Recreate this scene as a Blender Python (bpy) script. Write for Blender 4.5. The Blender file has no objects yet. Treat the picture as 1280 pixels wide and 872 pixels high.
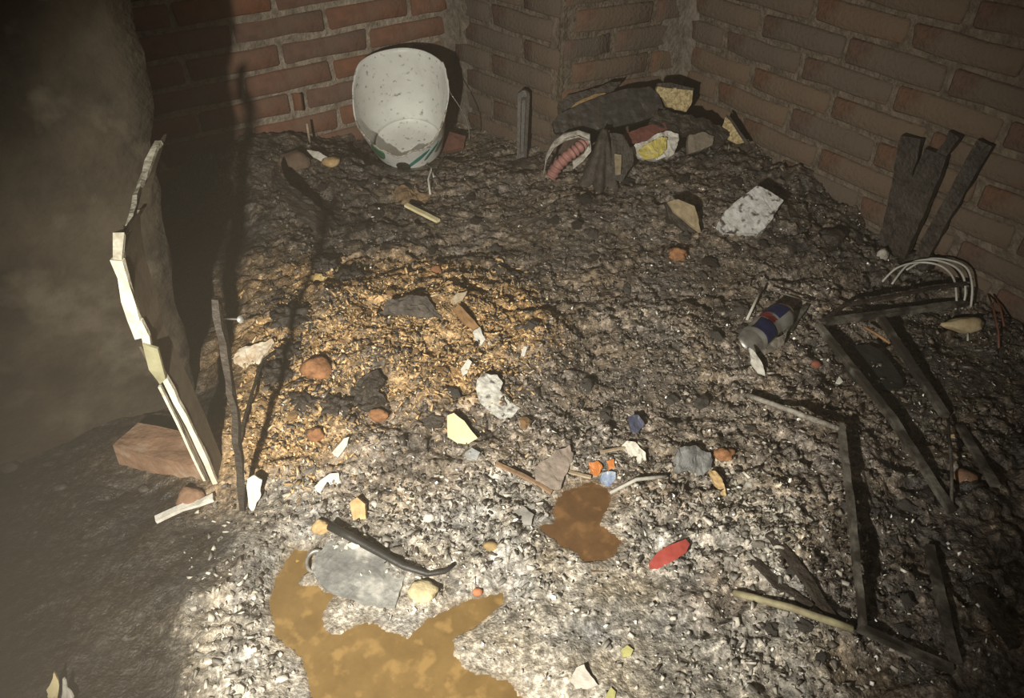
import bpy, bmesh, math, random
import numpy as np
from mathutils import Vector, Matrix, noise as mnoise

S = bpy.context.scene
COL = S.collection
rnd = random.Random(7)
rng = np.random.default_rng(11)

# ------------------------------------------------------------------ camera, world, torch, exposure
FPX = 967.0; PITCH = math.radians(38.0); CAMH = 0.88
cam_d = bpy.data.cameras.new('camera'); cam = bpy.data.objects.new('camera', cam_d); COL.objects.link(cam)
cam_d.sensor_width = 36.0; cam_d.lens = 36.0 * FPX / 1280.0; cam_d.clip_start = 0.01
cam.location = (0, 0, CAMH); cam.rotation_euler = (math.pi / 2 - PITCH, 0, 0)
S.camera = cam

world = bpy.data.worlds.new('world'); S.world = world; world.use_nodes = True
world.node_tree.nodes['Background'].inputs[0].default_value = (1.0, 0.86, 0.66, 1)
world.node_tree.nodes['Background'].inputs[1].default_value = 0.07

torch_d = bpy.data.lights.new('torch', 'SPOT'); torch = bpy.data.objects.new('torch', torch_d); COL.objects.link(torch)
TORCH = Vector((-0.30, -0.10, 0.66)); AIM = Vector((-0.03, 1.07, 0.05))
torch.location = TORCH
torch.rotation_euler = (AIM - TORCH).to_track_quat('-Z', 'Y').to_euler()
torch_d.energy = 112.0; torch_d.color = (1.0, 0.945, 0.82); torch_d.shadow_soft_size = 0.014
torch_d.spot_size = math.radians(79); torch_d.spot_blend = 0.9

HAZE = 0.036
S.view_settings.view_transform = 'Standard'; S.view_settings.look = 'None'
S.view_settings.exposure = 0.0; S.view_settings.gamma = 1.0; S.view_settings.use_curve_mapping = False

# ------------------------------------------------------------------ measuring: pixel of the photograph -> ray into the room
F = np.array([0, math.cos(PITCH), -math.sin(PITCH)]); U = np.array([0, math.sin(PITCH), math.cos(PITCH)])
CAM = np.array([0, 0, CAMH])
def ray(x, y): return F + np.array([1.0, 0, 0]) * (x - 640) / FPX - U * (y - 436) / FPX
def P(x, y, z):
    r = ray(x, y); return CAM + r * ((z - CAMH) / r[2])
def on_plane(x, y, p0, n):
    r = ray(x, y); t = np.dot(np.array(p0) - CAM, n) / np.dot(r, n); return CAM + r * t

# ------------------------------------------------------------------ materials
MATS = {}
def mat(name, c1, c2=None, rough=0.8, scale=30, bump=0.3, bscale=None, spec=0.4, metal=0.0, c3=None, c3amt=0.5, c3scale=8, bdist=0.004, rand=0.0):
    if name in MATS: return MATS[name]
    m = bpy.data.materials.new(name); m.use_nodes = True
    nt = m.node_tree; N = nt.nodes; Lk = nt.links; b = N['Principled BSDF']
    c2 = c2 or tuple(x * 0.6 for x in c1)
    tc = N.new('ShaderNodeTexCoord')
    nz = N.new('ShaderNodeTexNoise'); nz.inputs['Scale'].default_value = scale; nz.inputs['Detail'].default_value = 6; nz.inputs['Roughness'].default_value = 0.65
    Lk.new(tc.outputs['Object'], nz.inputs['Vector'])
    rp = N.new('ShaderNodeValToRGB'); rp.color_ramp.elements[0].position = 0.36; rp.color_ramp.elements[1].position = 0.64
    rp.color_ramp.elements[0].color = (*c2, 1); rp.color_ramp.elements[1].color = (*c1, 1)
    Lk.new(nz.outputs['Fac'], rp.inputs['Fac']); out = rp.outputs['Color']
    if c3:
        n3 = N.new('ShaderNodeTexNoise'); n3.inputs['Scale'].default_value = c3scale; n3.inputs['Detail'].default_value = 5
        Lk.new(tc.outputs['Object'], n3.inputs['Vector'])
        r3 = N.new('ShaderNodeValToRGB'); r3.color_ramp.elements[0].position = 1 - c3amt - 0.06; r3.color_ramp.elements[1].position = 1 - c3amt + 0.06
        Lk.new(n3.outputs['Fac'], r3.inputs['Fac'])
        mx = N.new('ShaderNodeMixRGB'); mx.inputs[2].default_value = (*c3, 1)
        Lk.new(r3.outputs['Color'], mx.inputs[0]); Lk.new(out, mx.inputs[1]); out = mx.outputs[0]
    if rand:
        oi = N.new('ShaderNodeObjectInfo'); mr = N.new('ShaderNodeMapRange'); mr.inputs[3].default_value = 1 - rand; mr.inputs[4].default_value = 1 + rand
        Lk.new(oi.outputs['Random'], mr.inputs[0])
        hs = N.new('ShaderNodeHueSaturation'); Lk.new(mr.outputs[0], hs.inputs['Value']); Lk.new(mr.outputs[0], hs.inputs['Saturation']); Lk.new(out, hs.inputs['Color']); out = hs.outputs[0]
    Lk.new(out, b.inputs['Base Color'])
    b.inputs['Roughness'].default_value = rough; b.inputs['Specular IOR Level'].default_value = spec; b.inputs['Metallic'].default_value = metal
    if bump:
        nb = N.new('ShaderNodeTexNoise'); nb.inputs['Scale'].default_value = bscale or scale * 3; nb.inputs['Detail'].default_value = 5
        Lk.new(tc.outputs['Object'], nb.inputs['Vector'])
        bp = N.new('ShaderNodeBump'); bp.inputs['Strength'].default_value = bump; bp.inputs['Distance'].default_value = bdist
        Lk.new(nb.outputs['Fac'], bp.inputs['Height']); Lk.new(bp.outputs[0], b.inputs['Normal'])
    MATS[name] = m; return m

def m_ash():
    m = bpy.data.materials.new('burnt_ground'); m.use_nodes = True
    nt = m.node_tree; N = nt.nodes; Lk = nt.links; b = N['Principled BSDF']
    at = N.new('ShaderNodeVertexColor'); at.layer_name = 'soil'
    tc = N.new('ShaderNodeTexCoord')
    n1 = N.new('ShaderNodeTexNoise'); n1.inputs['Scale'].default_value = 120; n1.inputs['Detail'].default_value = 5; n1.inputs['Roughness'].default_value = 0.7
    Lk.new(tc.outputs['Object'], n1.inputs['Vector'])
    r1 = N.new('ShaderNodeValToRGB'); r1.color_ramp.elements[0].position = 0.33; r1.color_ramp.elements[0].color = (0.28, 0.26, 0.24, 1)
    r1.color_ramp.elements[1].position = 0.72; r1.color_ramp.elements[1].color = (2.3, 2.3, 2.3, 1)
    e = r1.color_ramp.elements.new(0.52); e.color = (0.85, 0.85, 0.85, 1)
    Lk.new(n1.outputs['Fac'], r1.inputs['Fac'])
    mu = N.new('ShaderNodeMixRGB'); mu.blend_type = 'MULTIPLY'; mu.inputs[0].default_value = 1
    Lk.new(at.outputs['Color'], mu.inputs[1]); Lk.new(r1.outputs['Color'], mu.inputs[2])
    Lk.new(mu.outputs[0], b.inputs['Base Color'])
    rr = N.new('ShaderNodeMapRange'); rr.inputs[1].default_value = 0.3; rr.inputs[2].default_value = 0.7; rr.inputs[3].default_value = 0.3; rr.inputs[4].default_value = 0.75
    n2 = N.new('ShaderNodeTexNoise'); n2.inputs['Scale'].default_value = 22; n2.inputs['Detail'].default_value = 4
    Lk.new(tc.outputs['Object'], n2.inputs['Vector']); Lk.new(n2.outputs['Fac'], rr.inputs[0]); Lk.new(rr.outputs[0], b.inputs['Roughness'])
    b.inputs['Specular IOR Level'].default_value = 0.55
    nb = N.new('ShaderNodeTexNoise'); nb.inputs['Scale'].default_value = 260; nb.inputs['Detail'].default_value = 4
    Lk.new(tc.outputs['Object'], nb.inputs['Vector'])
    bp = N.new('ShaderNodeBump'); bp.inputs['Strength'].default_value = 0.8; bp.inputs['Distance'].default_value = 0.004
    Lk.new(nb.outputs['Fac'], bp.inputs['Height']); Lk.new(bp.outputs[0], b.inputs['Normal'])
    return m

M_CHAR = mat('char', (0.062, 0.049, 0.037), (0.026, 0.02, 0.015), 0.6, 40, 0.7, 130, 0.4, bdist=0.006)
M_CHARGREY = mat('char_grey', (0.11, 0.095, 0.08), (0.03, 0.026, 0.022), 0.6, 50, 0.6, 150, 0.5)
M_TAN = mat('chipboard', (0.62, 0.5, 0.27), (0.24, 0.17, 0.08), 0.85, 160, 0.5, 200, 0.2)
M_CREAM = mat('cream', (0.86, 0.76, 0.46), (0.74, 0.62, 0.34), 0.7, 20, 0.2)
M_WHITE = mat('sooty_white', (0.78, 0.75, 0.68), (0.5, 0.47, 0.4), 0.6, 60, 0.2)
M_ORANGE = mat('burnt_clay', (0.42, 0.2, 0.085), (0.2, 0.09, 0.04), 0.8, 60, 0.5, 140)
M_TANSTONE = mat('tan_stone', (0.62, 0.45, 0.22), (0.36, 0.22, 0.1), 0.8, 50, 0.4)
M_PALEWOOD = mat('pale_wood', (0.55, 0.46, 0.32), (0.3, 0.22, 0.14), 0.75, 60, 0.3)
M_METAL = mat('sooty_steel', (0.24, 0.22, 0.185), (0.09, 0.08, 0.066), 0.45, 45, 0.5, 90, 0.6, 0.1, c3=(0.045, 0.038, 0.03), c3amt=0.5, c3scale=18)
M_GREYWOOD = mat('grey_stick', (0.34, 0.31, 0.26), (0.13, 0.11, 0.09), 0.7, 70, 0.4)

# ------------------------------------------------------------------ object helpers
def link(name, me, m, parent=None, loc=(0, 0, 0)):
    o = bpy.data.objects.new(name, me); COL.objects.link(o); o.location = loc
    if m is not None and len(me.materials) == 0: me.materials.append(m)
    if parent is not None:
        o.parent = parent
    return o
def tag(o, label, cat, group=None, kind=None):
    o['label'] = label; o['category'] = cat
    if group: o['group'] = group
    if kind: o['kind'] = kind
    return o
def struct(o, label=None, cat=None):
    o['kind'] = 'structure'
    if label: o['label'] = label
    if cat: o['category'] = cat
    return o
def empty(name, loc):
    o = bpy.data.objects.new(name, None); COL.objects.link(o); o.location = loc; o.empty_display_size = 0.02; return o
def smooth(me, on=True):
    me.polygons.foreach_set('use_smooth', np.full(len(me.polygons), on)); return me
def from_bm(bm, sm=False):
    me = bpy.data.meshes.new('m'); bmesh.ops.recalc_face_normals(bm, faces=bm.faces[:]); bm.to_mesh(me); bm.free()
    if sm: smooth(me)
    return me
def recentre(me, bottom=True):
    """shift vertices so that the origin lies at the base of the mesh; returns that origin"""
    n = len(me.vertices); co = np.empty(n * 3); me.vertices.foreach_get('co', co); co = co.reshape(-1, 3)
    c = (co.min(0) + co.max(0)) / 2
    if bottom: c[2] = co[:, 2].min()
    me.vertices.foreach_set('co', (co - c).ravel()); me.update(); return c
def place(name, me, m, parent=None):
    """mesh given in room coordinates -> object whose origin is at its base"""
    c = recentre(me)
    if parent is not None: c = c - np.array(parent.matrix_basis.translation)
    return link(name, me, m, parent, c)
def thing(name, me, m, label, cat, group=None):
    return tag(place(name, me, m), label, cat, group)

def nvec(p, s, seed=0.0):
    return mnoise.noise_vector(Vector((p[0] * s + seed, p[1] * s - seed, p[2] * s + 2 * seed)))

# numpy value noise
_tab = rng.random((512, 512))
def vnoise(x, y):
    xi = np.floor(x).astype(int); yi = np.floor(y).astype(int); fx = x - xi; fy = y - yi
    fx = fx * fx * (3 - 2 * fx); fy = fy * fy * (3 - 2 * fy)
    g = lambda a, b: _tab[a % 512, b % 512]
    return (g(xi, yi) * (1 - fx) + g(xi + 1, yi) * fx) * (1 - fy) + (g(xi, yi + 1) * (1 - fx) + g(xi + 1, yi + 1) * fx) * fy
def fbm(x, y, s, o=4, k=0.5):
    v = 0; a = 1; t = 0
    for i in range(o):
        c, sn = math.cos(0.7 * i), math.sin(0.7 * i)
        v = v + a * (vnoise((x * c - y * sn) * s + 17 * i, (x * sn + y * c) * s + 31 * i) - 0.5); t += a; a *= k; s *= 2.03
    return v / t * 2
def sstep(a, b, x):
    t = np.clip((x - a) / (b - a), 0, 1); return t * t * (3 - 2 * t)
def poly_sd(X, Y, poly):
    d = np.full(X.shape, 1e9); ins = np.zeros(X.shape, bool); n = len(poly)
    for i in range(n):
        ax, ay = poly[i]; bx, by = poly[(i + 1) % n]
        ex, ey = bx - ax, by - ay; wx, wy = X - ax, Y - ay
        t = np.clip((wx * ex + wy * ey) / (ex * ex + ey * ey + 1e-12), 0, 1)
        d = np.minimum(d, (wx - ex * t) ** 2 + (wy - ey * t) ** 2)
        c = ((ay > Y) != (by > Y)) & (X < (bx - ax) * (Y - ay) / ((by - ay) + 1e-12) + ax)
        ins ^= c
    d = np.sqrt(d); return np.where(ins, -d, d)

# ------------------------------------------------------------------ plan of the room (metres): four wall runs meeting at three corners
C1 = np.array([-0.1586, 2.1889]); CE = np.array([0.1178, 1.8893]); C2 = np.array([0.4401, 2.0475])
D1 = C1 - np.array([-0.639, 1.8649]); D1 /= np.linalg.norm(D1)
D3 = np.array([0.7144, 1.6460]) - C2; D3 /= np.linalg.norm(D3)
W1A = C1 - D1 * 1.75; W3B = C2 + D3 * 2.6

# ------------------------------------------------------------------ ground: concrete slab and burnt heap
FLOOR_Z = -0.03
PUD1 = [(367,687),(348,718),(339,750),(342,787),(357,806),(379,825),(385,850),(392,880),(402,960),(560,1000),(668,960),(657,880),(632,850),(601,840),(579,836),(565,818),(566,800),(585,787),(613,768),(632,753),(629,740),(601,747),(563,759),(532,775),(510,797),(501,794),(488,790),(470,781),(454,779),(435,787),(423,793),(407,787),(404,768),(414,750),(417,742),(395,733),(379,734),(373,728),(382,715),(392,703),(382,690)]
PUD2 = [(740,603),(758,609),(766,626),(755,643),(752,655),(763,666),(775,678),(769,692),(749,703),(732,700),(720,689),(700,680),(686,669),(675,658),(692,655),(697,648),(689,640),(695,626),(706,612)]
L1, L2 = -0.012, 0.008
pud1 = [tuple(P(x, y, L1)[:2]) for x, y in PUD1]; pud2 = [tuple(P(x, y, L2)[:2]) for x, y in PUD2]

ANCH = [  # pixel x, pixel y, height of the heap there
 (0,872,-.02),(150,872,-.02),(300,872,.0),(400,872,-.012),(640,872,-.005),(800,872,.0),(900,872,.0),(1100,872,-.01),(1280,872,-.02),
 (640,980,-.01),(200,980,-.02),(1100,980,-.02),(300,760,.005),(250,680,-.005),(150,650,-.02),(0,700,-.03),(0,560,-.03),(480,760,-.008),(600,740,-.003),(450,830,-.012),
 (700,760,.0),(850,760,.0),(1000,780,.008),(1150,780,-.005),(1280,780,-.02),(350,650,.012),(500,670,.01),(640,660,.012),(850,640,.015),(950,660,.025),(1000,620,.03),(1150,640,-.005),(1280,600,-.01),
 (330,560,.03),(300,500,.035),(340,430,.05),(400,480,.06),(400,380,.075),(480,420,.085),(560,360,.095),(640,400,.08),(560,460,.065),(640,480,.045),(480,530,.04),(600,560,.03),
 (700,520,.03),(760,470,.03),(820,430,.045),(850,385,.055),(900,400,.03),(760,400,.05),(700,370,.045),(760,330,.05),(860,320,.045),(640,350,.055),(560,310,.05),(450,310,.055),(400,330,.06),
 (900,540,.025),(820,580,.025),(980,420,.03),(1000,500,.03),(1060,470,.005),(1150,450,-.01),(1250,450,-.02),(1050,580,.02),(1150,560,-.008),
 (345,175,.1),(300,175,.11),(400,195,.075),(430,175,.05),(500,212,.03),(560,190,.0),(600,165,.012),(650,195,.03),(690,190,.043),(720,215,.06),(760,205,.07),(820,200,.07),(880,180,.08),(930,185,.095),(1000,212,.09),(1060,255,.06),(1100,300,.015),(1150,330,.005),(1200,350,.01),(1280,420,-.02),
 (640,240,.05),(560,250,.045),(740,260,.07),(860,250,.07),(950,260,.075),(1020,300,.05),(1000,350,.03),(1100,380,.0),(1200,400,-.01),
 (330,260,.06),(280,300,.02),(250,400,-.01),(230,500,-.02),(340,340,.04),(200,300,-.02),
]
AW = np.array([P(x, y, z) for x, y, z in ANCH])
GX0, GX1, GY0, GY1, GS = -1.55, 1.35, 0.18, 2.26, 0.0034
gx = np.arange(GX0, GX1, GS); gy = np.arange(GY0, GY1, GS); NX, NY = len(gx), len(gy)
X, Y = np.meshgrid(gx, gy)
def shep(vals, pts, x, y, p=1.7, eps=0.0012):
    num = 0; den = 0
    for (ax, ay), v in zip(pts, vals):
        w = 1.0 / ((x - ax) ** 2 + (y - ay) ** 2 + eps) ** p
        num = num + w[..., None] * v if np.ndim(v) else num + w * v; den = den + w
    return num / (den[..., None] if np.ndim(vals[0]) else den)
st = 8
Zc = shep(AW[:, 2], AW[:, :2], X[::st, ::st], Y[::st, ::st])
def upsample(A):
    iy = np.arange(NY) / st; ix = np.arange(NX) / st
    y0 = np.minimum(iy.astype(int), A.shape[0] - 2); x0 = np.minimum(ix.astype(int), A.shape[1] - 2)
    fy = (iy - y0)[:, None]; fx = (ix - x0)[None, :]
    if A.ndim == 3: fy = fy[..., None]; fx = fx[..., None]
    return (A[y0][:, x0] * (1 - fx) + A[y0][:, x0 + 1] * fx) * (1 - fy) + (A[y0 + 1][:, x0] * (1 - fx) + A[y0 + 1][:, x0 + 1] * fx) * fy
Zb = upsample(Zc)
# colour and roughness anchors: 0 black char, 1 brown char, 2 grey brown ash, 3 pale ash, 4 sawdust, 5 light grey mud, 6 dark mud, 8 near-black soot that also paints in shade at the left
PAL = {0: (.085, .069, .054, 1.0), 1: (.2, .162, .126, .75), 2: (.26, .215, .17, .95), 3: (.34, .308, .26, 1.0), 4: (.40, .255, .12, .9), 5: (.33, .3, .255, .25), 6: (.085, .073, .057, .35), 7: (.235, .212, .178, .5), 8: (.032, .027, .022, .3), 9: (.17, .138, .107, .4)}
CANCH = [(380,220,0),(330,260,0),(450,240,0),(540,240,1),(640,230,1),(720,250,1),(800,260,1),(900,210,0),(980,220,0),(1040,250,0),(860,300,1),(700,300,1),(600,300,1),(500,300,0),(400,310,0),(560,330,1),(640,350,0),(1000,310,0),(1100,320,0),(1200,380,0),(760,340,1),(850,330,1),(700,380,1),(780,400,2),(860,420,2),(740,440,1),(800,470,1),(820,510,1),(700,480,1),(900,460,2),(860,370,1),(900,380,0),
 (340,420,4),(400,370,4),(470,390,4),(540,350,4),(600,370,4),(640,400,4),(660,430,4),(600,450,4),(520,440,4),(440,420,4),(560,490,4),(400,470,4),(340,500,4),(330,560,4),(400,540,4),(470,500,4),(380,420,4),(460,480,0),(420,400,0),(350,390,0),(660,480,1),(640,510,1),(500,540,2),(580,540,2),
 (420,590,2),(340,620,7),(500,590,2),(560,600,2),(640,560,2),(700,560,2),(460,640,7),(560,650,3),(640,620,3),(640,700,3),(580,690,3),(700,720,3),(800,600,2),(760,560,2),(860,600,2),(820,660,3),(900,560,2),(960,540,2),(920,620,3),(960,680,3),(1000,740,3),(1000,600,2),(1040,700,1),
 (470,760,5),(430,760,5),(540,770,5),(620,800,5),(600,830,5),(680,780,7),(760,740,7),(840,760,7),(760,820,5),(840,840,7),(700,860,3),(920,800,3),(960,850,3),(900,720,2),(1020,830,3),(1060,850,2),
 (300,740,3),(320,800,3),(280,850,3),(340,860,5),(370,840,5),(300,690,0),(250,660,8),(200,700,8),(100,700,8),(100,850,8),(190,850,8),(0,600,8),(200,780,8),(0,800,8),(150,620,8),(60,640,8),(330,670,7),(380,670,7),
 (1080,640,0),(1120,700,0),(1150,780,1),(1120,820,1),(1200,820,1),(1250,700,0),(1200,600,0),(1250,500,0),(1150,480,6),(1120,540,1),(1180,430,6),(1060,440,0),(1040,500,1),(1000,450,1),(1000,390,2),(1080,400,1),(980,490,2),(1060,580,1),(1240,850,0),(1240,430,6),(1150,400,0),
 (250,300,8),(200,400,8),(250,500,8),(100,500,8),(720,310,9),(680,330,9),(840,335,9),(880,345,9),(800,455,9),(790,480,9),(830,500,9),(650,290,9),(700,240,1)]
CP = []
for x, y, k in CANCH:
    q = P(x, y, 0.03); CP.append(q[:2])
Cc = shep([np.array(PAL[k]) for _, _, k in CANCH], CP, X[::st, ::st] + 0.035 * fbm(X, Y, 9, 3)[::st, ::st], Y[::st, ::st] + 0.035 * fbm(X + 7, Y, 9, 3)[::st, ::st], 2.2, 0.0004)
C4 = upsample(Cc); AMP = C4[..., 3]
sd1 = poly_sd(X, Y, pud1); sd2 = poly_sd(X, Y, pud2)
wob = 0.006 * fbm(X, Y, 60, 3)
sd1 = sd1 + wob * 0.7; sd2 = sd2 + wob
near = np.minimum(sstep(0.0, 0.05, sd1), sstep(0.0, 0.04, sd2)) * 0.85 + 0.15
clod = fbm(X, Y, 13, 3, 0.55); med = fbm(X + 3, Y, 42, 3, 0.6); fine = fbm(X, Y + 5, 120, 2, 0.6)
ridge = 1 - np.abs(fbm(X + 9, Y + 2, 24, 3, 0.5)) * 2.2
Z = Zb + near * AMP * (0.013 * clod + 0.0085 * med + 0.0042 * fine + 0.006 * np.clip(ridge, -0.5, 1))
# furrows left where the debris was raked, and hollows between the clods
fur = fbm(X * 0.6 + Y * 0.5, Y * 1.3 - X * 0.7, 16, 3)
Z += near * AMP * 0.010 * np.where(fur > 0.15, 0.5, np.where(fur < -0.25, -1.2, 0)) * sstep(0.15, 0.45, np.abs(fur))
for sd, lv in ((sd1, L1), (sd2, L2)):
    tgt = lv + np.where(sd < 0, np.maximum(sd * 0.6, -0.012) - 0.001, 0.0)
    w = sstep(0.035, 0.0, sd)
    Z = Z * (1 - w) + w * (tgt + np.where(sd > 0, 0.0012 + 0.0025 * np.clip(fine + med, 0, 2), 0))
# fall to the slab at the outer border
BUCK = P(509, 196, 0.03) + np.array([0, 0.055, 0]); bd = np.hypot(X - BUCK[0], Y - BUCK[1])
Z = np.where(bd < 0.16, np.minimum(Z, 0.012 + 0.3 * np.maximum(bd - 0.085, 0)), Z)
bord = np.minimum.reduce([X - GX0, GX1 - X, Y - GY0])
Z = np.where(bord < 0.12, FLOOR_Z - 0.004 + (Z - FLOOR_Z + 0.004) * sstep(0.0, 0.12, bord), Z)
Z = np.maximum(Z, FLOOR_Z - 0.006)
blot = fbm(X, Y, 38, 3, 0.75)[..., None]; kblot = np.clip(C4[..., 3:4], 0.15, 1)
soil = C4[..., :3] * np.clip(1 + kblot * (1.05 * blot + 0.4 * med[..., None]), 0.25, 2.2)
crust = np.clip(1 - np.abs(fbm(X + 4, Y + 8, 75, 3, 0.6)) * 3.2, -0.7, 0.9)[..., None]
soil = soil * (1 + 0.42 * kblot * crust)
tint = fbm(X + 21, Y, 18, 3)[..., None]
soil = soil * (1 + tint * np.array([0.16, 0.06, -0.12]))
spk = vnoise(X * 170, Y * 170)[..., None]
soil = np.where(spk > 0.93, soil * 1.9 + 0.05, soil)
wetedge = np.minimum(sstep(0.0, 0.012, sd1), sstep(0.0, 0.012, sd2))[..., None]
soil = soil * wetedge + (1 - wetedge) * (0.6 * soil + 0.4 * np.array([.2, .13, .06]))
soil = np.clip(soil, 0.006, 0.9)

ROOM = [tuple(W1A + D1 * 0), tuple(C1), tuple(CE), tuple(C2), tuple(W3B), (2.0, -0.6), (-2.0, -0.6)]
inside = poly_sd(X, Y, ROOM) < 0.012
vid = np.full((NY, NX), -1); vid[inside] = np.arange(inside.sum())
q = np.stack([vid[:-1, :-1], vid[:-1, 1:], vid[1:, 1:], vid[1:, :-1]], -1).reshape(-1, 4)
q = q[(q >= 0).all(1)]
def grid_mesh(name, verts, quads):
    me = bpy.data.meshes.new(name); nv, nq = len(verts), len(quads); k = quads.shape[1]
    me.vertices.add(nv); me.vertices.foreach_set('co', np.ascontiguousarray(verts, dtype=np.float32).ravel())
    me.loops.add(nq * k); me.loops.foreach_set('vertex_index', quads.astype(np.int32).ravel())
    me.polygons.add(nq); me.polygons.foreach_set('loop_start', np.arange(0, nq * k, k, dtype=np.int32))
    me.update(calc_edges=True); return me
hv = np.stack([X[inside], Y[inside], Z[inside]], -1)
heap_me = grid_mesh('heap', hv, q)
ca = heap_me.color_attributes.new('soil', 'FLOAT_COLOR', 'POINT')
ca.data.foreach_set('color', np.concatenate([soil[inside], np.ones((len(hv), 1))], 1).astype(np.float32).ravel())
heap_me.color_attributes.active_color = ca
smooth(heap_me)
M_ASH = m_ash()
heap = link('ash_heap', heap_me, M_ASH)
tag(heap, 'heap of wet ash, char and burnt rubbish covering the floor', 'ash heap', kind='stuff')

def hz(x, y):
    i = min(max((x - GX0) / GS, 0), NX - 1.001); j = min(max((y - GY0) / GS, 0), NY - 1.001)
    a, b = int(i), int(j); u, v = i - a, j - b
    return float((Z[b, a] * (1 - u) + Z[b, a + 1] * u) * (1 - v) + (Z[b + 1, a] * (1 - u) + Z[b + 1, a + 1] * u) * v)
def G(px, py, lift=0.0):
    """where the line of sight meets the heap"""
    r = ray(px, py); t = 0.9 * (CAMH - 0.2) / -r[2]
    for _ in range(900):
        p = CAM + r * t
        if p[2] <= hz(p[0], p[1]): break
        t += 0.002
    return CAM + r * t + np.array([0, 0, lift])

# slab under everything
bm = bmesh.new(); bmesh.ops.create_grid(bm, x_segments=4, y_segments=4, size=1)
for v in bm.verts: v.co = Vector((v.co.x * 2.4, 0.7 + v.co.y * 2.0, FLOOR_Z - 0.004))
bmesh.ops.solidify(bm, geom=bm.faces[:], thickness=0.05)
M_SLAB = mat('sooty_concrete', (0.13, 0.115, 0.095), (0.05, 0.043, 0.036), 0.7, 14, 0.4, 90)
struct(link('floor', from_bm(bm), M_SLAB))

# ------------------------------------------------------------------ brick walls
def m_brick():
    m = mat('brick', (0.25, 0.115, 0.072), (0.16, 0.085, 0.056), 0.85, 26, 0.55, 120, 0.25, c3=(0.2, 0.118, 0.08), c3amt=0.42, c3scale=11, rand=0.16)
    return m
M_BRICK = m_brick()
M_MORTAR = mat('mortar', (0.42, 0.35, 0.275), (0.2, 0.16, 0.122), 0.95, 45, 1.0, 120, 0.1, bdist=0.008)
M_MORTAR2 = mat('sooty_mortar', (0.2, 0.158, 0.117), (0.1, 0.078, 0.058), 0.95, 45, 1.0, 120, 0.1, bdist=0.008)
M_BRICK2 = mat('sooty_brick', (0.165, 0.092, 0.062), (0.105, 0.066, 0.046), 0.9, 22, 0.7, 110, 0.25, c3=(0.13, 0.095, 0.068), c3amt=0.52, c3scale=9, rand=0.16, bdist=0.006)
M_PLASTER = mat('plaster_smear', (0.23, 0.195, 0.155), (0.13, 0.105, 0.08), 0.95, 35, 0.9, 110, 0.15, bdist=0.008)
COURSE = 0.0612; BL = 0.23
def brick_mesh(seed, w=0.217, h=0.0495, d=0.09):
    r = random.Random(seed); bm = bmesh.new(); bmesh.ops.create_cube(bm, size=1)
    bmesh.ops.subdivide_edges(bm, edges=[e for e in bm.edges if abs(e.verts[0].co.x - e.verts[1].co.x) > 0.5], cuts=2)
    for v in bm.verts:
        v.co.x *= w; v.co.y *= d; v.co.z *= h
        v.co += Vector((r.uniform(-.004, .004), r.uniform(-.0025, .0025), r.uniform(-.0025, .0025)))
    bmesh.ops.bevel(bm, geom=[e for e in bm.edges if e.calc_face_angle(0) > 0.8], offset=0.0045, segments=1, affect='EDGES')
    return from_bm(bm, True)
BRICKS = [brick_mesh(k) for k in range(6)]
BRICKS2 = [brick_mesh(k + 20) for k in range(6)]
for b_ in BRICKS: b_.materials.append(M_BRICK)
for b_ in BRICKS2: b_.materials.append(M_BRICK2)
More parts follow.
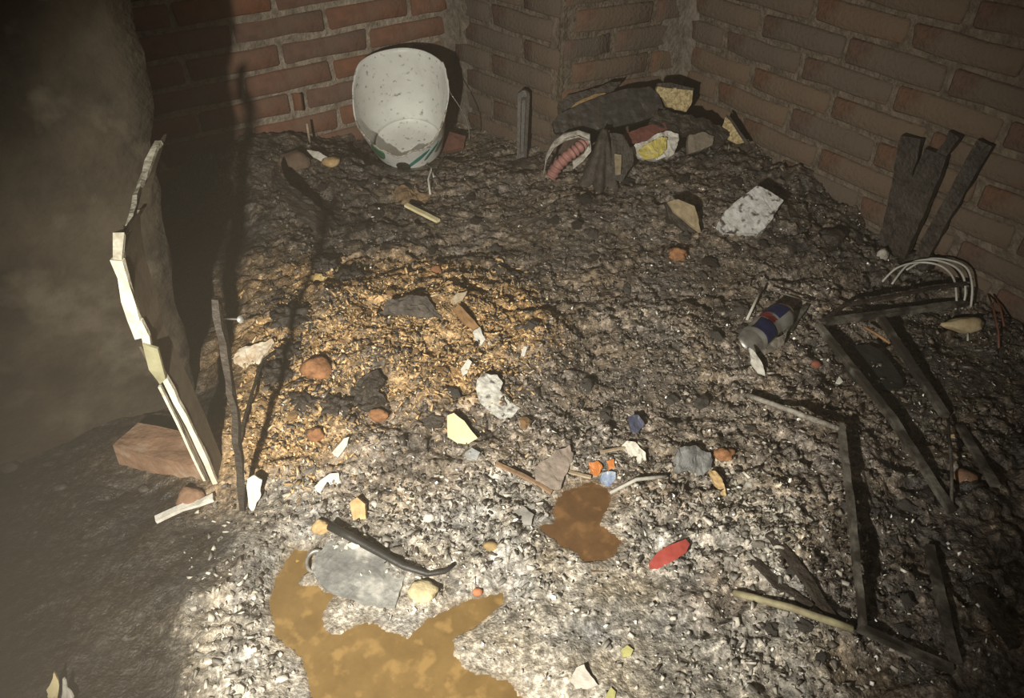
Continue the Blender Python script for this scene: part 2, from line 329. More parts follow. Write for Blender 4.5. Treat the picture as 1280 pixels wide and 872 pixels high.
def wall(name, A, B, z_ref, joints, closers=(), zlo=-0.05, ztop=1.35, ext0=0.0, ext1=0.0, soot=False):
    """A->B in plan with the room on the right-hand side; z_ref is a bed joint height, joints[k%2] the first upright joint"""
    A = np.array(A); B = np.array(B); L = np.linalg.norm(B - A); d = (B - A) / L
    n = np.array([d[1], -d[0]])                                   # into the room
    bm = bmesh.new()
    nx = max(2, int((L + ext0 + ext1) / 0.03)); nz = int((ztop - zlo) / 0.03)
    V = []
    for j in range(nz + 1):
        row = []
        for i in range(nx + 1):
            s = -ext0 + (L + ext0 + ext1) * i / nx; z = zlo + (ztop - zlo) * j / nz
            k = mnoise.noise(Vector((s * 14, z * 14, len(name) * 3.1))) * 0.0022
            c = A + d * s + n * (-0.0045 + k); row.append(bm.verts.new((c[0], c[1], z)))
        V.append(row)
    for j in range(nz):
        for i in range(nx): bm.faces.new((V[j][i], V[j][i + 1], V[j + 1][i + 1], V[j + 1][i]))
    back = [[bm.verts.new((A + d * s - n * 0.14).tolist() + [z]) for s in (-ext0, L + ext1)] for z in (zlo, ztop)]
    bm.faces.new((back[0][0], back[1][0], back[1][1], back[0][1]))
    bm.faces.new([V[-1][i] for i in range(nx + 1)] + [back[1][1], back[1][0]])
    bm.faces.new([V[j][0] for j in range(nz + 1)][::-1] + [back[0][0], back[1][0]][::1] if False else [V[j][0] for j in range(nz + 1)] + [back[1][0], back[0][0]])
    bm.faces.new([V[j][-1] for j in range(nz + 1)] + [back[1][1], back[0][1]])
    w = link(name, from_bm(bm), M_MORTAR2 if soot else M_MORTAR); struct(w)
    rot = math.atan2(d[1], d[0]); k0 = int(math.floor((zlo + 0.03 - z_ref) / COURSE)); k = k0
    while z_ref + (k + 1) * COURSE < ztop + 0.001:
        zc = z_ref + (k + 0.5) * COURSE; s = joints[k % 2] - BL * math.ceil((joints[k % 2] + ext0) / BL + 1)
        while s < L + ext1:
            a, b = max(s, -ext0), min(s + BL, L + ext1); pieces = [(a, b)]
            for ck, cs in closers:
                if ck == k and a < cs < b - 0.02: pieces = [(a, cs), (cs, b)]
            for a2, b2 in pieces:
                if b2 - a2 > 0.035:
                    o = bpy.data.objects.new('brick', (BRICKS2 if soot else BRICKS)[rnd.randrange(6)]); COL.objects.link(o); o.parent = w
                    c = A + d * (a2 + b2) / 2 + n * (-0.045 + 0.0015 + rnd.uniform(-.0022, .003))
                    o.location = (c[0], c[1], zc + rnd.uniform(-.0015, .0015)); o.rotation_euler = (rnd.uniform(-.012, .012), rnd.uniform(-.008, .008), rot + rnd.uniform(-.008, .008))
                    o.scale = ((b2 - a2 - 0.0125) / 0.217, 1, rnd.uniform(0.94, 1.05))
            s += BL
        k += 1
    return w, d, n
w1, d1, n1 = wall('wall_back_left', W1A, C1, 0.256, (((1.75 - 0.5795) + 0.098), ((1.75 - 0.5795) + 0.22)), closers=((-2, 1.75 - 0.5795 + 0.139),))
w2, d2, n2 = wall('wall_pier_left', C1, CE, 0.2468, (0.04, 0.15), soot=True)
w2b, d2b, n2b = wall('wall_pier_right', CE, C2, 0.272, (0.146, 0.03), soot=True)
w3, d3, n3 = wall('wall_right', C2, W3B, 0.2836, (0.13, 0.23), soot=True)

def smear(parent, name, A, dirs, zr, seed, width, m=M_PLASTER, thick=0.006):
    """thin uneven coat of mortar dragged over the bricks beside a corner; dirs: (direction along wall, normal)"""
    for (dv, nv, w0) in dirs:
        dv = np.array(dv); nv = np.array(nv); bm = bmesh.new(); nzz = 60; nxx = 14; V = []
        for j in range(nzz + 1):
            z = zr[0] + (zr[1] - zr[0]) * j / nzz; row = []
            ww = w0 * (0.75 + 0.6 * mnoise.noise(Vector((z * 11, seed, 0.3))) + 0.3 * mnoise.noise(Vector((z * 40, seed, 1.3))))
            for i in range(nxx + 1):
                t = i / nxx; s = ww * t
                th = thick * (1 - t ** 2.2) + 0.003 * mnoise.noise(Vector((s * 60, z * 60, seed))) * (1 - t) - 0.0022 * t
                c = np.array(A) + dv * s + nv * th; row.append(bm.verts.new((c[0], c[1], z)))
            V.append(row)
        for j in range(nzz):
            for i in range(nxx): bm.faces.new((V[j][i], V[j][i + 1], V[j + 1][i + 1], V[j + 1][i]))
        o = link(name, from_bm(bm, True), m, parent)
smear(w1, 'mortar_smear', C1, [(-d1, n1, 0.055)], (-0.04, 1.3), 1.0, 0.05)
smear(w2, 'mortar_smear', C1, [(d2, n2, 0.1)], (-0.04, 1.3), 2.0, 0.05)
smear(w2b, 'mortar_smear', C2, [(-d2b, n2b, 0.09)], (-0.04, 1.3), 3.0, 0.05)
smear(w3, 'mortar_smear', C2, [(d3, n3, 0.05)], (-0.04, 1.3), 4.0, 0.05)

# plastered stub wall at the left with a ragged vertical edge
J = np.array([-0.515, 1.045])
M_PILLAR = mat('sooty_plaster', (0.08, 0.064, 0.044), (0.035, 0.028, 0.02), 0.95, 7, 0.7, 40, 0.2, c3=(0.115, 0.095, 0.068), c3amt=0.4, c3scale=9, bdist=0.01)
bm = bmesh.new(); NZ = 60; nrm = np.array([d1[1], -d1[0]]); rows = []
for j in range(NZ + 1):
    z = -0.05 + 1.45 * j / NZ
    e = 0.012 * mnoise.noise(Vector((z * 9, 3.3, 0))) + 0.006 * mnoise.noise(Vector((z * 34, 1.3, 0))) - (0.008 if z < 0.44 else 0) + 0.11 * (z - 0.33)
    row = []
    for i in range(25):
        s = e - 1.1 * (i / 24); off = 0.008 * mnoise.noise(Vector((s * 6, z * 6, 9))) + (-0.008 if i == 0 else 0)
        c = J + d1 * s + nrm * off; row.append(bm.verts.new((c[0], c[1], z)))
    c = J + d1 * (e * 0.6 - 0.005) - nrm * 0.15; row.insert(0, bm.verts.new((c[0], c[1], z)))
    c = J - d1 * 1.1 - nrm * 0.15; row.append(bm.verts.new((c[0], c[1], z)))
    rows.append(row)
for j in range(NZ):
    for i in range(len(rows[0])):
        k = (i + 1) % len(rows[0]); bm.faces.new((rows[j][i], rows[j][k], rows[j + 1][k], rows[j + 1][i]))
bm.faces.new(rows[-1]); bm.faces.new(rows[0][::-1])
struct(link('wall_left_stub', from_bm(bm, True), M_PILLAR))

# ------------------------------------------------------------------ puddles
def m_water(name, c1, c2):
    m = mat(name, c1, c2, 0.09, 22, 0.12, 60, 0.5, c3=tuple(x * 1.35 for x in c1), c3amt=0.42, c3scale=35, bdist=0.0015); return m
for sd, lv, c1_, c2_, lab in ((sd1, L1, (.2, .125, .045), (.15, .092, .032), 'large branching brown mud puddle along the bottom of the picture'),
                          (sd2, L2, (.16, .085, .035), (.11, .058, .025), 'small dark brown puddle in the middle of the ash')):
    msk = sd < 0.014
    vi = np.full((NY, NX), -1); vi[msk] = np.arange(msk.sum())
    qq = np.stack([vi[:-1, :-1], vi[:-1, 1:], vi[1:, 1:], vi[1:, :-1]], -1).reshape(-1, 4); qq = qq[(qq >= 0).all(1)]
    vv = np.stack([X[msk], Y[msk], np.full(msk.sum(), lv)], -1)
    me = smooth(grid_mesh('puddle', vv, qq))
    thing('puddle', me, m_water(lab[:9], c1_, c2_), lab, 'puddle')

# ------------------------------------------------------------------ generic pieces
UP = np.array([0, 0, 1.0])
def norm(v): v = np.array(v, float); return v / np.linalg.norm(v)
def shard(pts, n=None, lift=0.004, thick=0.006, sub=2, rough=0.0015, anchor=None, seed=0.0, bend=0.0, sm=False, base=None):
    """flat or crumpled piece whose outline is measured from the photograph and laid on the heap with its own tilt and thickness"""
    pts = [tuple(map(float, p)) for p in pts]
    cx = sum(p[0] for p in pts) / len(pts); cy = sum(p[1] for p in pts) / len(pts)
    n = norm(n if n is not None else (0, -0.25, 1)); p0 = base if base is not None else G(*(anchor or (cx, cy)), lift)
    W = [on_plane(x, y, p0, n) for x, y in pts]
    if base is None:                                            # rest on the bumps instead of sinking into them
        mids = [(0.5 * (a[0] + cx), 0.5 * (a[1] + cy)) for a in pts] + [(cx, cy)] + [(0.8 * a[0] + 0.2 * cx, 0.8 * a[1] + 0.2 * cy) for a in pts]
        for _ in range(3):
            ex = sorted(hz(w[0], w[1]) + 0.0015 - w[2] for w in (on_plane(x, y, p0, n) for x, y in mids)); k = ex[int(0.93 * (len(ex) - 1))]
            if k <= 0: break
            p0 = p0 + np.array([0, 0, 1.0]) * k; r_ = ray(cx, cy); t_ = (p0[2] - CAMH) / r_[2]; p0 = CAM + r_ * t_
        W = [on_plane(x, y, p0, n) for x, y in pts]
    bm = bmesh.new(); vs = [bm.verts.new(w) for w in W]; f = bm.faces.new(vs)
    bmesh.ops.triangulate(bm, faces=[f])
    for _ in range(sub): bmesh.ops.subdivide_edges(bm, edges=bm.edges[:], cuts=1, use_grid_fill=True)
    nn = Vector(n); c = Vector(p0); R = max((Vector(w) - c).length for w in W)
    for v in bm.verts:
        k = nvec(v.co, 55, seed) * rough + nvec(v.co, 140, seed + 3) * rough * 0.6
        v.co += k + nn * (bend * (1 - ((v.co - c).length / R) ** 2))
    r = bmesh.ops.extrude_face_region(bm, geom=bm.faces[:])
    for v in [g for g in r['geom'] if isinstance(g, bmesh.types.BMVert)]: v.co -= nn * thick * (1 + 0.5 * mnoise.noise(v.co * 70))
    return from_bm(bm, sm)
def lump(px, py, w, h=None, d=None, sub=3, rough=0.3, seed=0.0, sink=0.3, fs=1.6, tilt=None):
    """rough stone or clod; w, h, d in metres"""
    h = h or w * 0.7; d = d or w * 0.8; p = G(px, py)
    bm = bmesh.new(); bmesh.ops.create_icosphere(bm, subdivisions=sub, radius=1)
    R = Matrix.Rotation(seed * 7.3, 4, 'Z') if tilt is None else tilt
    for v in bm.verts:
        k = 1 + rough * mnoise.noise(v.co * fs + Vector((seed * 5.1, seed, -seed))) + rough * 0.5 * mnoise.noise(v.co * fs * 2.7 + Vector((seed, 9, seed)))
        q_ = R @ (v.co * k); v.co = Vector((p[0] + q_.x * w / 2, p[1] + q_.y * d / 2, p[2] + h * (0.5 - sink) + q_.z * h / 2))
    return from_bm(bm, True)
def bar(pts, w, t=None, round_=0, taper=None, jitter=0.0, seed=0.0, sm=None, up=None):
    """straight or bent bar along room points; rectangular w x t section, or round with `round_` sides"""
    pts = [np.array(p, float) for p in pts]; t = t or w; bm = bmesh.new(); rings = []
    # resample
    path = []
    for a, b in zip(pts, pts[1:]):
        k = max(1, int(np.linalg.norm(b - a) / 0.02)) if jitter else 1
        for i in range(k): path.append(a + (b - a) * i / k)
    path.append(pts[-1])
    for i, p in enumerate(path):
        a = path[max(0, i - 1)]; b = path[min(len(path) - 1, i + 1)]; dr = norm(b - a)
        u = np.array(up if up is not None else (0, 0, 1.0)); sx = np.cross(dr, u)
        if np.linalg.norm(sx) < 0.05: sx = np.cross(dr, np.array([0, 1.0, 0]))
        sx = norm(sx); sy = np.cross(sx, dr); k = 1.0
        if taper: k = taper[0] + (taper[1] - taper[0]) * i / (len(path) - 1)
        if round_: off = [(math.cos(2 * math.pi * q_ / round_) * w / 2, math.sin(2 * math.pi * q_ / round_) * w / 2) for q_ in range(round_)]
        else: off = [(-w / 2, -t / 2), (w / 2, -t / 2), (w / 2, t / 2), (-w / 2, t / 2)]
        ring = []
        for ox, oy in off:
            c = p + (sx * ox + sy * oy) * k
            if jitter: c = c + np.array(nvec(c, 45, seed)) * jitter
            ring.append(bm.verts.new(c))
        rings.append(ring)
    for r0, r1 in zip(rings, rings[1:]):
        m_ = len(r0)
        for i in range(m_): bm.faces.new((r0[i], r0[(i + 1) % m_], r1[(i + 1) % m_], r1[i]))
    bm.faces.new(rings[0][::-1]); bm.faces.new(rings[-1])
    return from_bm(bm, bool(round_) if sm is None else sm)
def line(pxs, lifts):
    if not hasattr(lifts, '__len__'): lifts = [lifts] * len(pxs)
    return [G(x, y, l) for (x, y), l in zip(pxs, lifts)]

# ------------------------------------------------------------------ smoke hanging in the room
bm = bmesh.new(); bmesh.ops.create_cube(bm, size=1)
for v in bm.verts: v.co = Vector((v.co.x * 4.4, 0.75 + v.co.y * 3.8, 0.7 + v.co.z * 1.5))
hz_m = bpy.data.materials.new('smoke'); hz_m.use_nodes = True; hN = hz_m.node_tree.nodes; hN.remove(hN['Principled BSDF'])
vs_ = hN.new('ShaderNodeVolumeScatter'); vs_.inputs['Color'].default_value = (1.0, 0.86, 0.68, 1); vs_.inputs['Density'].default_value = HAZE; vs_.inputs['Anisotropy'].default_value = 0.0
hz_m.node_tree.links.new(vs_.outputs[0], hN['Material Output'].inputs['Volume'])
smoke = link('smoke_haze', from_bm(bm), hz_m); tag(smoke, 'thin brown smoke haze hanging in the whole room', 'smoke', kind='stuff')

# ------------------------------------------------------------------ white paint bucket, front melted away
def bucket():
    RB, RT, HH = 0.088, 0.118, 0.215
    loc = np.array([BUCK[0], BUCK[1], 0.036])
    t = empty('paint_bucket', loc); t.rotation_euler = (math.radians(17), math.radians(-3), math.radians(8))
    tag(t, 'white plastic paint bucket with melted torn front beside the brick corner', 'bucket')
    NPH, NV = 110, 14
    def rim(ph):                              # ph 0 = towards the viewer, + = right
        a = abs(((ph + math.pi) % (2 * math.pi)) - math.pi); right = math.sin(ph) > 0
        lo, hi = (0.35, 1.85) if right else (0.55, 2.3)
        k = sstep(lo, hi, a); h = 0.074 + (HH - 0.074) * float(k)
        if a < 1.9: h += 0.012 * mnoise.noise(Vector((ph * 4.5, 0, 3))) + 0.009 * mnoise.noise(Vector((ph * 11, 0, 1))) + 0.004 * mnoise.noise(Vector((ph * 29, 0, 1)))
        if abs(ph + 0.25) < 0.28: h -= 0.02 * math.cos((ph + 0.25) / 0.28 * math.pi / 2)
        return h
    def rad(z, ph, off=0.0):
        r = RB + (RT - RB) * z / HH
        mel = max(0, math.cos(ph)) * 0.010 * (z / 0.06) + (0.016 * max(0, -math.sin(ph)) ** 2 * math.sin(min(1, z / HH) * math.pi))
        return r + mel + 0.0025 * mnoise.noise(Vector((math.sin(ph) * 2, math.cos(ph) * 2, z * 12))) + off
    def pt(z, ph, off=0.0):
        r = rad(z, ph, off); return Vector((r * math.sin(ph), -r * math.cos(ph), z))
    bm = bmesh.new(); O = []; I = []
    for i in range(NPH):
        ph = -math.pi + 2 * math.pi * i / NPH; h = rim(ph)
        O.append([bm.verts.new(pt(h * j / NV, ph)) for j in range(NV + 1)])
        I.append([bm.verts.new(pt(0.004 + (h - 0.004) * j / NV, ph, -0.0028)) for j in range(NV + 1)])
    for i in range(NPH):
        k = (i + 1) % NPH
        for j in range(NV):
            bm.faces.new((O[i][j], O[k][j], O[k][j + 1], O[i][j + 1])); bm.faces.new((I[i][j + 1], I[k][j + 1], I[k][j], I[i][j]))
        bm.faces.new((O[i][NV], O[k][NV], I[k][NV], I[i][NV]))
    m = mat('bucket_plastic', (0.80, 0.80, 0.75), (0.66, 0.65, 0.60), 0.42, 9, 0.05, 40, 0.4, c3=(0.22, 0.2, 0.17), c3amt=0.335, c3scale=80)
    link('shell', from_bm(bm, True), m, t)
    bm = bmesh.new(); vs = []
    for rr in (0.25, 0.6, 0.93, 1.0):
        vs.append([bm.verts.new((rr * (RB - 0.002) * math.sin(a), -rr * (RB - 0.002) * math.cos(a), 0.010 if rr < 0.95 else 0.02)) for a in np.linspace(0, 2 * math.pi, 48, endpoint=False)])
    bm.faces.new(vs[0])
    for a, b in zip(vs, vs[1:]):
        for i in range(48): bm.faces.new((a[i], b[i], b[(i + 1) % 48], a[(i + 1) % 48]))
    link('bottom', from_bm(bm, True), m, t)
    # torn, sooty seam along the melted rim
    bm = bmesh.new(); prev = None
    for i in range(61):
        ph = -1.25 + 2.35 * i / 60; z = rim(ph); rr = 0.0028 + 0.0014 * mnoise.noise(Vector((ph * 9, 4, 4)))
        c = pt(z, ph, -0.001); ring = [bm.verts.new(c + Vector((math.sin(ph), -math.cos(ph), 0)) * rr * math.cos(q_) + Vector((0, 0, 1)) * rr * math.sin(q_)) for q_ in np.linspace(0, 2 * math.pi, 6, endpoint=False)]
        if prev:
            for q_ in range(6): bm.faces.new((prev[q_], prev[(q_ + 1) % 6], ring[(q_ + 1) % 6], ring[q_]))
        prev = ring
    sm_ = link('melted_rim', from_bm(bm, True), mat('melted_rim', (0.62, 0.56, 0.47), (0.1, 0.08, 0.06), 0.6, 60, 0.3), t); sm_['label'] = 'sooty melted rim edge'
    def patch(name, ph0, ph1, z0, z1, mm, lab, skew=0.0, round_=True):
        bm = bmesh.new(); n_ = 24; v0 = []
        for i in range(n_):
            a = 2 * math.pi * i / n_; u = math.cos(a); w = math.sin(a); k = 1 + 0.12 * mnoise.noise(Vector((u * 2, w * 2, ph0 * 9)))
            z = (z0 + z1) / 2 + w * k * (z1 - z0) / 2; ph = (ph0 + ph1) / 2 + u * k * (ph1 - ph0) / 2 + skew * w
            z = min(z, rim(ph) - 0.003); v0.append((z, ph))
        cz, cp = sum(a for a, _ in v0) / n_, sum(b for _, b in v0) / n_
        rings = [[bm.verts.new(pt(cz + (z - cz) * f, cp + (p_ - cp) * f, 0.0012)) for z, p_ in v0] for f in (0.35, 0.7, 1.0)]
        rings.append([bm.verts.new(pt(z, p_, -0.001)) for z, p_ in v0])
        bm.faces.new(rings[0])
        for a, b in zip(rings, rings[1:]):
            for i in range(n_): bm.faces.new((a[i], a[(i + 1) % n_], b[(i + 1) % n_], b[i]))
        o = link(name, from_bm(bm, True), mm, t); o['label'] = lab
    gm = mat('print_green', (0.07, 0.25, 0.11), (0.045, 0.17, 0.09), 0.5, 30, 0.05); tm = mat('print_teal', (0.05, 0.24, 0.2), (0.04, 0.16, 0.14), 0.5, 30, 0.05)
    patch('printed_leaf', -1.02, -0.62, 0.022, 0.085, gm, 'dark green leaf printed on the label', 0.05)
    patch('printed_leaf', 0.1, 0.3, 0.008, 0.062, tm, 'teal leaf printed on the label', 0.3)
    patch('printed_leaf', 0.52, 0.66, 0.02, 0.07, tm, 'slim teal leaf printed on the label', 0.2)
    patch('print_mark', 0.75, 1.0, 0.03, 0.07, mat('print_grey', (0.25, 0.25, 0.22), None, 0.6, 60, 0.05), 'smudged grey print', 0.1)
    patch('burn_hole', -0.42, -0.02, -0.012, 0.03, M_CHAR, 'blackened hole at the foot')
    pts_ = [pt(0.178, 1.72, 0.003)]
    for k in np.linspace(0, 1, 14): pts_.append(Vector((0.122 + 0.035 * math.sin(k * 2.0), -0.035 - 0.05 * k, 0.175 - 0.11 * k)))
    link('wire_handle', bar(pts_, 0.0028, round_=6), mat('wire', (0.5, 0.47, 0.42), (0.2, 0.18, 0.15), 0.35, 50, 0.1, metal=0.8), t)
bucket()

# ------------------------------------------------------------------ warped door panel at the left: two white skins round a core, front edge to the viewer
def panel():
    def at_y(px, py, y): r = ray(px, py); return CAM + r * (y / r[1])
    fr = [at_y(272, 617, .787), at_y(262, 592, .787), at_y(240, 545, .787), at_y(210, 487, .789), at_y(182, 436, .790), at_y(178, 420, .79), at_y(170, 400, .79), at_y(152, 350, .79), at_y(147, 322, .79), at_y(147, 292, .80), at_y(158, 284, .83), at_y(166, 258, .88), at_y(176, 228, .95), at_y(196, 176, 1.04)]
    az = math.radians(-3); dv = np.array([math.sin(az), math.cos(az), 0]); n = np.array([dv[1], -dv[0], 0])
    bk = [f + dv * w_ for f, w_ in zip(fr, (.03, .035, .04, .045, .05, .05, .055, .06, .06, .055, .05, .045, .04, .02))]
    base = fr[0].copy(); base[2] = hz(base[0], base[1]) - 0.004
    t = empty('door_panel', base); tag(t, 'tall warped door panel with scorched white edge standing before the dark wall', 'door panel')
    def sheet(name, off0, off1, m, rows, dx0=0.0, jit=0.0, shrink=1.0, bow=None):
        bm = bmesh.new(); R = []
        for i in rows:
            f, b = fr[i], fr[i] + (bk[i] - fr[i]) * shrink; r_ = []
            for k in range(7):
                p = f + (b - f) * k / 6 + dv * dx0
                if k == 0 and jit: p = p + dv * jit * mnoise.noise(Vector((f[2] * 60, 2, off0 * 99)))
                r_.append([bm.verts.new(p + n * o - base) for o in (off0, off1)])
            R.append(r_)
        for a, b in zip(R, R[1:]):
            for k in range(6):
                bm.faces.new((a[k][0], a[k + 1][0], b[k + 1][0], b[k][0])); bm.faces.new((a[k][1], b[k][1], b[k + 1][1], a[k + 1][1]))
            for k in (0, 6): bm.faces.new((a[k][0], b[k][0], b[k][1], a[k][1]))
        for r_ in (R[0], R[-1]):
            for k in range(6): bm.faces.new((r_[k][0], r_[k + 1][0], r_[k + 1][1], r_[k][1]))
        return link(name, from_bm(bm), m, t)
    mf = mat('panel_face', (0.17, 0.135, 0.09), (0.09, 0.07, 0.05), 0.7, 12, 0.3)
    me_ = mat('panel_edge', (0.82, 0.77, 0.62), (0.55, 0.5, 0.38), 0.7, 35, 0.3, c3=(0.3, 0.25, 0.16), c3amt=0.34, c3scale=40)
    A = list(range(len(fr)))
    o = sheet('face_skin', 0.0035, 0.007, mf, A, 0.004, 0.004)
    sheet('core', -0.007, 0.0035, mat('panel_core', (0.12, 0.1, 0.06), None, 0.8, 30, 0.4), A[:6], 0.010, 0.006)
    sheet('face_skin', -0.0105, -0.007, mf, A[:5], 0.004, 0.005)
    # exposed edges seen from the front
    def strip(name, idx, w, off, m, jit=0.0):
        pp = [fr[i] + n * off - base for i in idx]
        return link(name, bar(pp, w, 0.006, jitter=jit, up=dv), m, t)
    strip('edge_strip', [0, 1, 2, 3, 4], 0.0085, 0.004, me_, 0.002)
    strip('edge_strip', [5, 6, 7, 8], 0.016, 0.0, me_, 0.006)
    strip('edge_strip', [8, 9, 10], 0.011, 0.001, mat('panel_edge_grey', (0.6, 0.57, 0.47), (0.3, 0.27, 0.2), 0.7, 50, 0.4), 0.004)
    strip('edge_strip', [10, 11, 12, 13], 0.009, 0.002, mat('panel_edge_grey', (0, 0, 0)), 0.004)
    strip('edge_strip', [4, 5, 6], 0.009, 0.0045, me_, 0.003)
    pp = [at_y(200, 482, .787) - base, at_y(228, 540, .787) - base, at_y(256, 600, .787) - base]
    link('edge_strip', bar(pp, 0.0035, 0.005, jitter=0.001, up=dv), me_, t)
    g = [at_y(178, 430, .783), at_y(197, 436, .783), at_y(207, 474, .783), at_y(200, 480, .783), at_y(186, 462, .783)]
    bm = bmesh.new(); f = bm.faces.new([bm.verts.new(p - base) for p in g]); r = bmesh.ops.extrude_face_region(bm, geom=[f])
    for v in r['geom']:
        if isinstance(v, bmesh.types.BMVert): v.co.y += 0.004
    o = link('glue_flap', from_bm(bm), mat('olive_flap', (0.38, 0.36, 0.22), (0.24, 0.22, 0.13), 0.5, 20, 0.2), t); o['label'] = 'pale olive torn flap'
panel()

# ------------------------------------------------------------------ black stake with a screw, left
def stake():
    a = G(303, 636); a[2] -= 0.01
    r = ray(270, 372); b = CAM + r * ((a[1] + 0.03) / r[1]); mid = a + (b - a) * 0.5 + np.array([0.006, 0, 0])
    t = empty('charred_stake', a); tag(t, 'thin black charred stake standing upright beside the sawdust', 'stake')
    link('rod', bar([np.zeros(3), mid - a, b - a], 0.0085, 0.012, jitter=0.003, up=(0, 1, 0)), M_CHAR, t)
    r = ray(280, 398); s0 = CAM + r * ((a[1] + 0.028) / r[1]); r = ray(301, 399); s1 = CAM + r * ((a[1] - 0.0) / r[1])
    sm_ = mat('steel', (0.62, 0.6, 0.55), (0.4, 0.38, 0.34), 0.3, 60, 0.1, metal=0.7)
    sc = link('screw', bar([s0 - a, s1 - a], 0.0025, round_=8), sm_, t); sc['label'] = 'small steel screw'
    dr = norm(s1 - s0); link('screw_head', bar([s1 - a - dr * 0.0008, s1 - a + dr * 0.0008], 0.0095, round_=12), sm_, sc)
stake()

# ------------------------------------------------------------------ left-hand pieces
def block(px, a, b, h, thick, m, name, label, cat, bev=0.004, sink=0.006):
    """brick-like block standing on the ground: lower front edge from pixel a to pixel b"""
    p, q_ = G(*a), G(*b); z = min(p[2], q_[2]) - sink; p[2] = q_[2] = z; d = q_ - p; L = np.linalg.norm(d); d /= L; n = np.array([-d[1], d[0], 0])
    bm = bmesh.new(); bmesh.ops.create_cube(bm, size=1)
    bmesh.ops.subdivide_edges(bm, edges=bm.edges[:], cuts=3, use_grid_fill=True)
    for v in bm.verts:
        c = p + d * L * (v.co.x + 0.5) + n * thick * (v.co.y + 0.5) + UP * h * (v.co.z + 0.5)
        v.co = Vector(c) + nvec(c, 18, 2) * bev + nvec(c, 60, 5) * bev * 0.5
    return thing(name, from_bm(bm), m, label, cat)
M_OLDBRICK = mat('old_brick', (0.32, 0.19, 0.12), (0.2, 0.115, 0.07), 0.85, 30, 0.6, 110, 0.25, c3=(0.36, 0.26, 0.18), c3amt=0.4, c3scale=25)
block(0, (150, 580), (254, 600), 0.045, 0.06, M_OLDBRICK, 'loose_brick', 'loose brown brick lying at the foot of the warped door panel', 'brick')
thing('broken_brick', lump(240, 625, 0.042, 0.03, 0.035, 2, 0.35, 2.2), M_OLDBRICK, 'small broken brown stone below the door panel', 'stone')
thing('white_batten', bar(line([(196, 653), (232, 641), (270, 629)], [0.006, 0.012, 0.012]), 0.012, 0.005, jitter=0.003), M_WHITE, 'short sooty white slat lying below the door panel foot', 'slat')
thing('white_shard', shard([(309, 598), (318, 594), (328, 600), (326, 618), (316, 640), (310, 634)], (0.2, -0.9, 0.5), 0.012, 0.004, rough=0.002), M_WHITE, 'upright white plaster shard touching the charred stake foot', 'shard')
thing('bone_shard', shard([(288, 447), (300, 436), (318, 430), (340, 423), (343, 430), (330, 445), (318, 460), (306, 462), (296, 455)], (0, -0.6, 0.8), 0.012, 0.01, sub=3, rough=0.005), mat('bone', (0.8, 0.74, 0.62), (0.42, 0.28, 0.15), 0.7, 28, 0.3), 'crumpled white and tan scrap right of the charred stake', 'scrap')
thing('burnt_stick', bar(line([(300, 560), (318, 500), (333, 460), (345, 448)], [0.01, 0.02, 0.02, 0.012]), 0.006, round_=6, jitter=0.003), M_CHAR, 'thin black twig on the edge of the sawdust', 'twig')
thing('pale_stick', bar([G(104, 503, .004), G(130, 500, .012), G(166, 520, .01)], 0.009, 0.007, jitter=0.003, taper=(1.6, 0.5)), M_GREYWOOD, 'dusty pale stick lying in the dark left of the loose brick', 'stick')
def candle():
    p = G(84, 872); t = empty('torn_wrapper', p); tag(t, 'small torn yellow and white wrapper at the bottom left edge', 'wrapper')
    o = shard([(66, 850), (72, 842), (77, 829), (80, 845), (82, 872), (70, 868)], (0.3, -0.9, 0.35), 0.01, 0.003, rough=0.003); recentre(o); o.transform(Matrix.Translation((-0.008, 0, 0))); link('yellow_flap', o, M_CREAM, t)
    o = shard([(80, 842), (86, 852), (97, 862), (98, 876), (82, 876)], (-0.2, -0.9, 0.4), 0.008, 0.003, rough=0.004); recentre(o); o.transform(Matrix.Translation((0.008, -0.002, 0))); link('foil_flap', o, M_WHITE, t)
candle()
for k, (x, y, w) in enumerate([(250, 262, .05), (272, 280, .03), (238, 430, .03), (10, 585, .04), (76, 610, .022), (180, 612, .02)]):
    thing('dark_stone', lump(x, y, w, w * 0.5, w * 0.7, 2, 0.35, k + 3.0), M_CHARGREY, ['largest dim sooty stone in the shadow right of the stub wall', 'small dim stone just below the largest shadowed stone', 'dim sooty stone between stub wall and charred stake', 'dim flat stone at the left picture edge', 'tiny dim stone below the dusty pale stick', 'tiny dim stone left of the white batten'][k], 'stone', 'stones in the shadowed left')

# ------------------------------------------------------------------ along the back wall, left of the bucket
thing('brown_stone', lump(368, 207, .075, .05, .05, 3, 0.3, 1.1), mat('brownstone', (0.2, 0.13, 0.09), (0.12, 0.08, 0.055), 0.9, 30, 0.5), 'flat reddish brown stone left of the bucket', 'stone')
thing('white_flake', shard([(383, 187), (398, 189), (411, 197), (404, 202), (391, 196)], (0, -0.6, 0.8), 0.012, 0.003), M_WHITE, 'curved white flake left of the bucket', 'flake')
thing('tan_stone', lump(414, 205, .045, .025, .03, 2, 0.3, 4.1), M_TANSTONE, 'tan flat pebble just left of the bucket foot', 'pebble')
thing('short_stick', bar([G(387, 178, 0), G(388, 178, .05)], 0.006, round_=6, jitter=0.002), M_PALEWOOD, 'short pale stick standing upright at the back wall', 'stick')
thing('red_tile_piece', shard([(540, 168), (560, 163), (582, 170), (580, 184), (556, 189), (540, 184)], (0.1, -0.6, 0.8), 0.01, 0.014, sub=2, rough=0.003), mat('red_tile', (0.2, 0.085, 0.06), (0.12, 0.05, 0.035), 0.8, 40, 0.4), 'dull red tile piece just right of the bucket', 'tile')
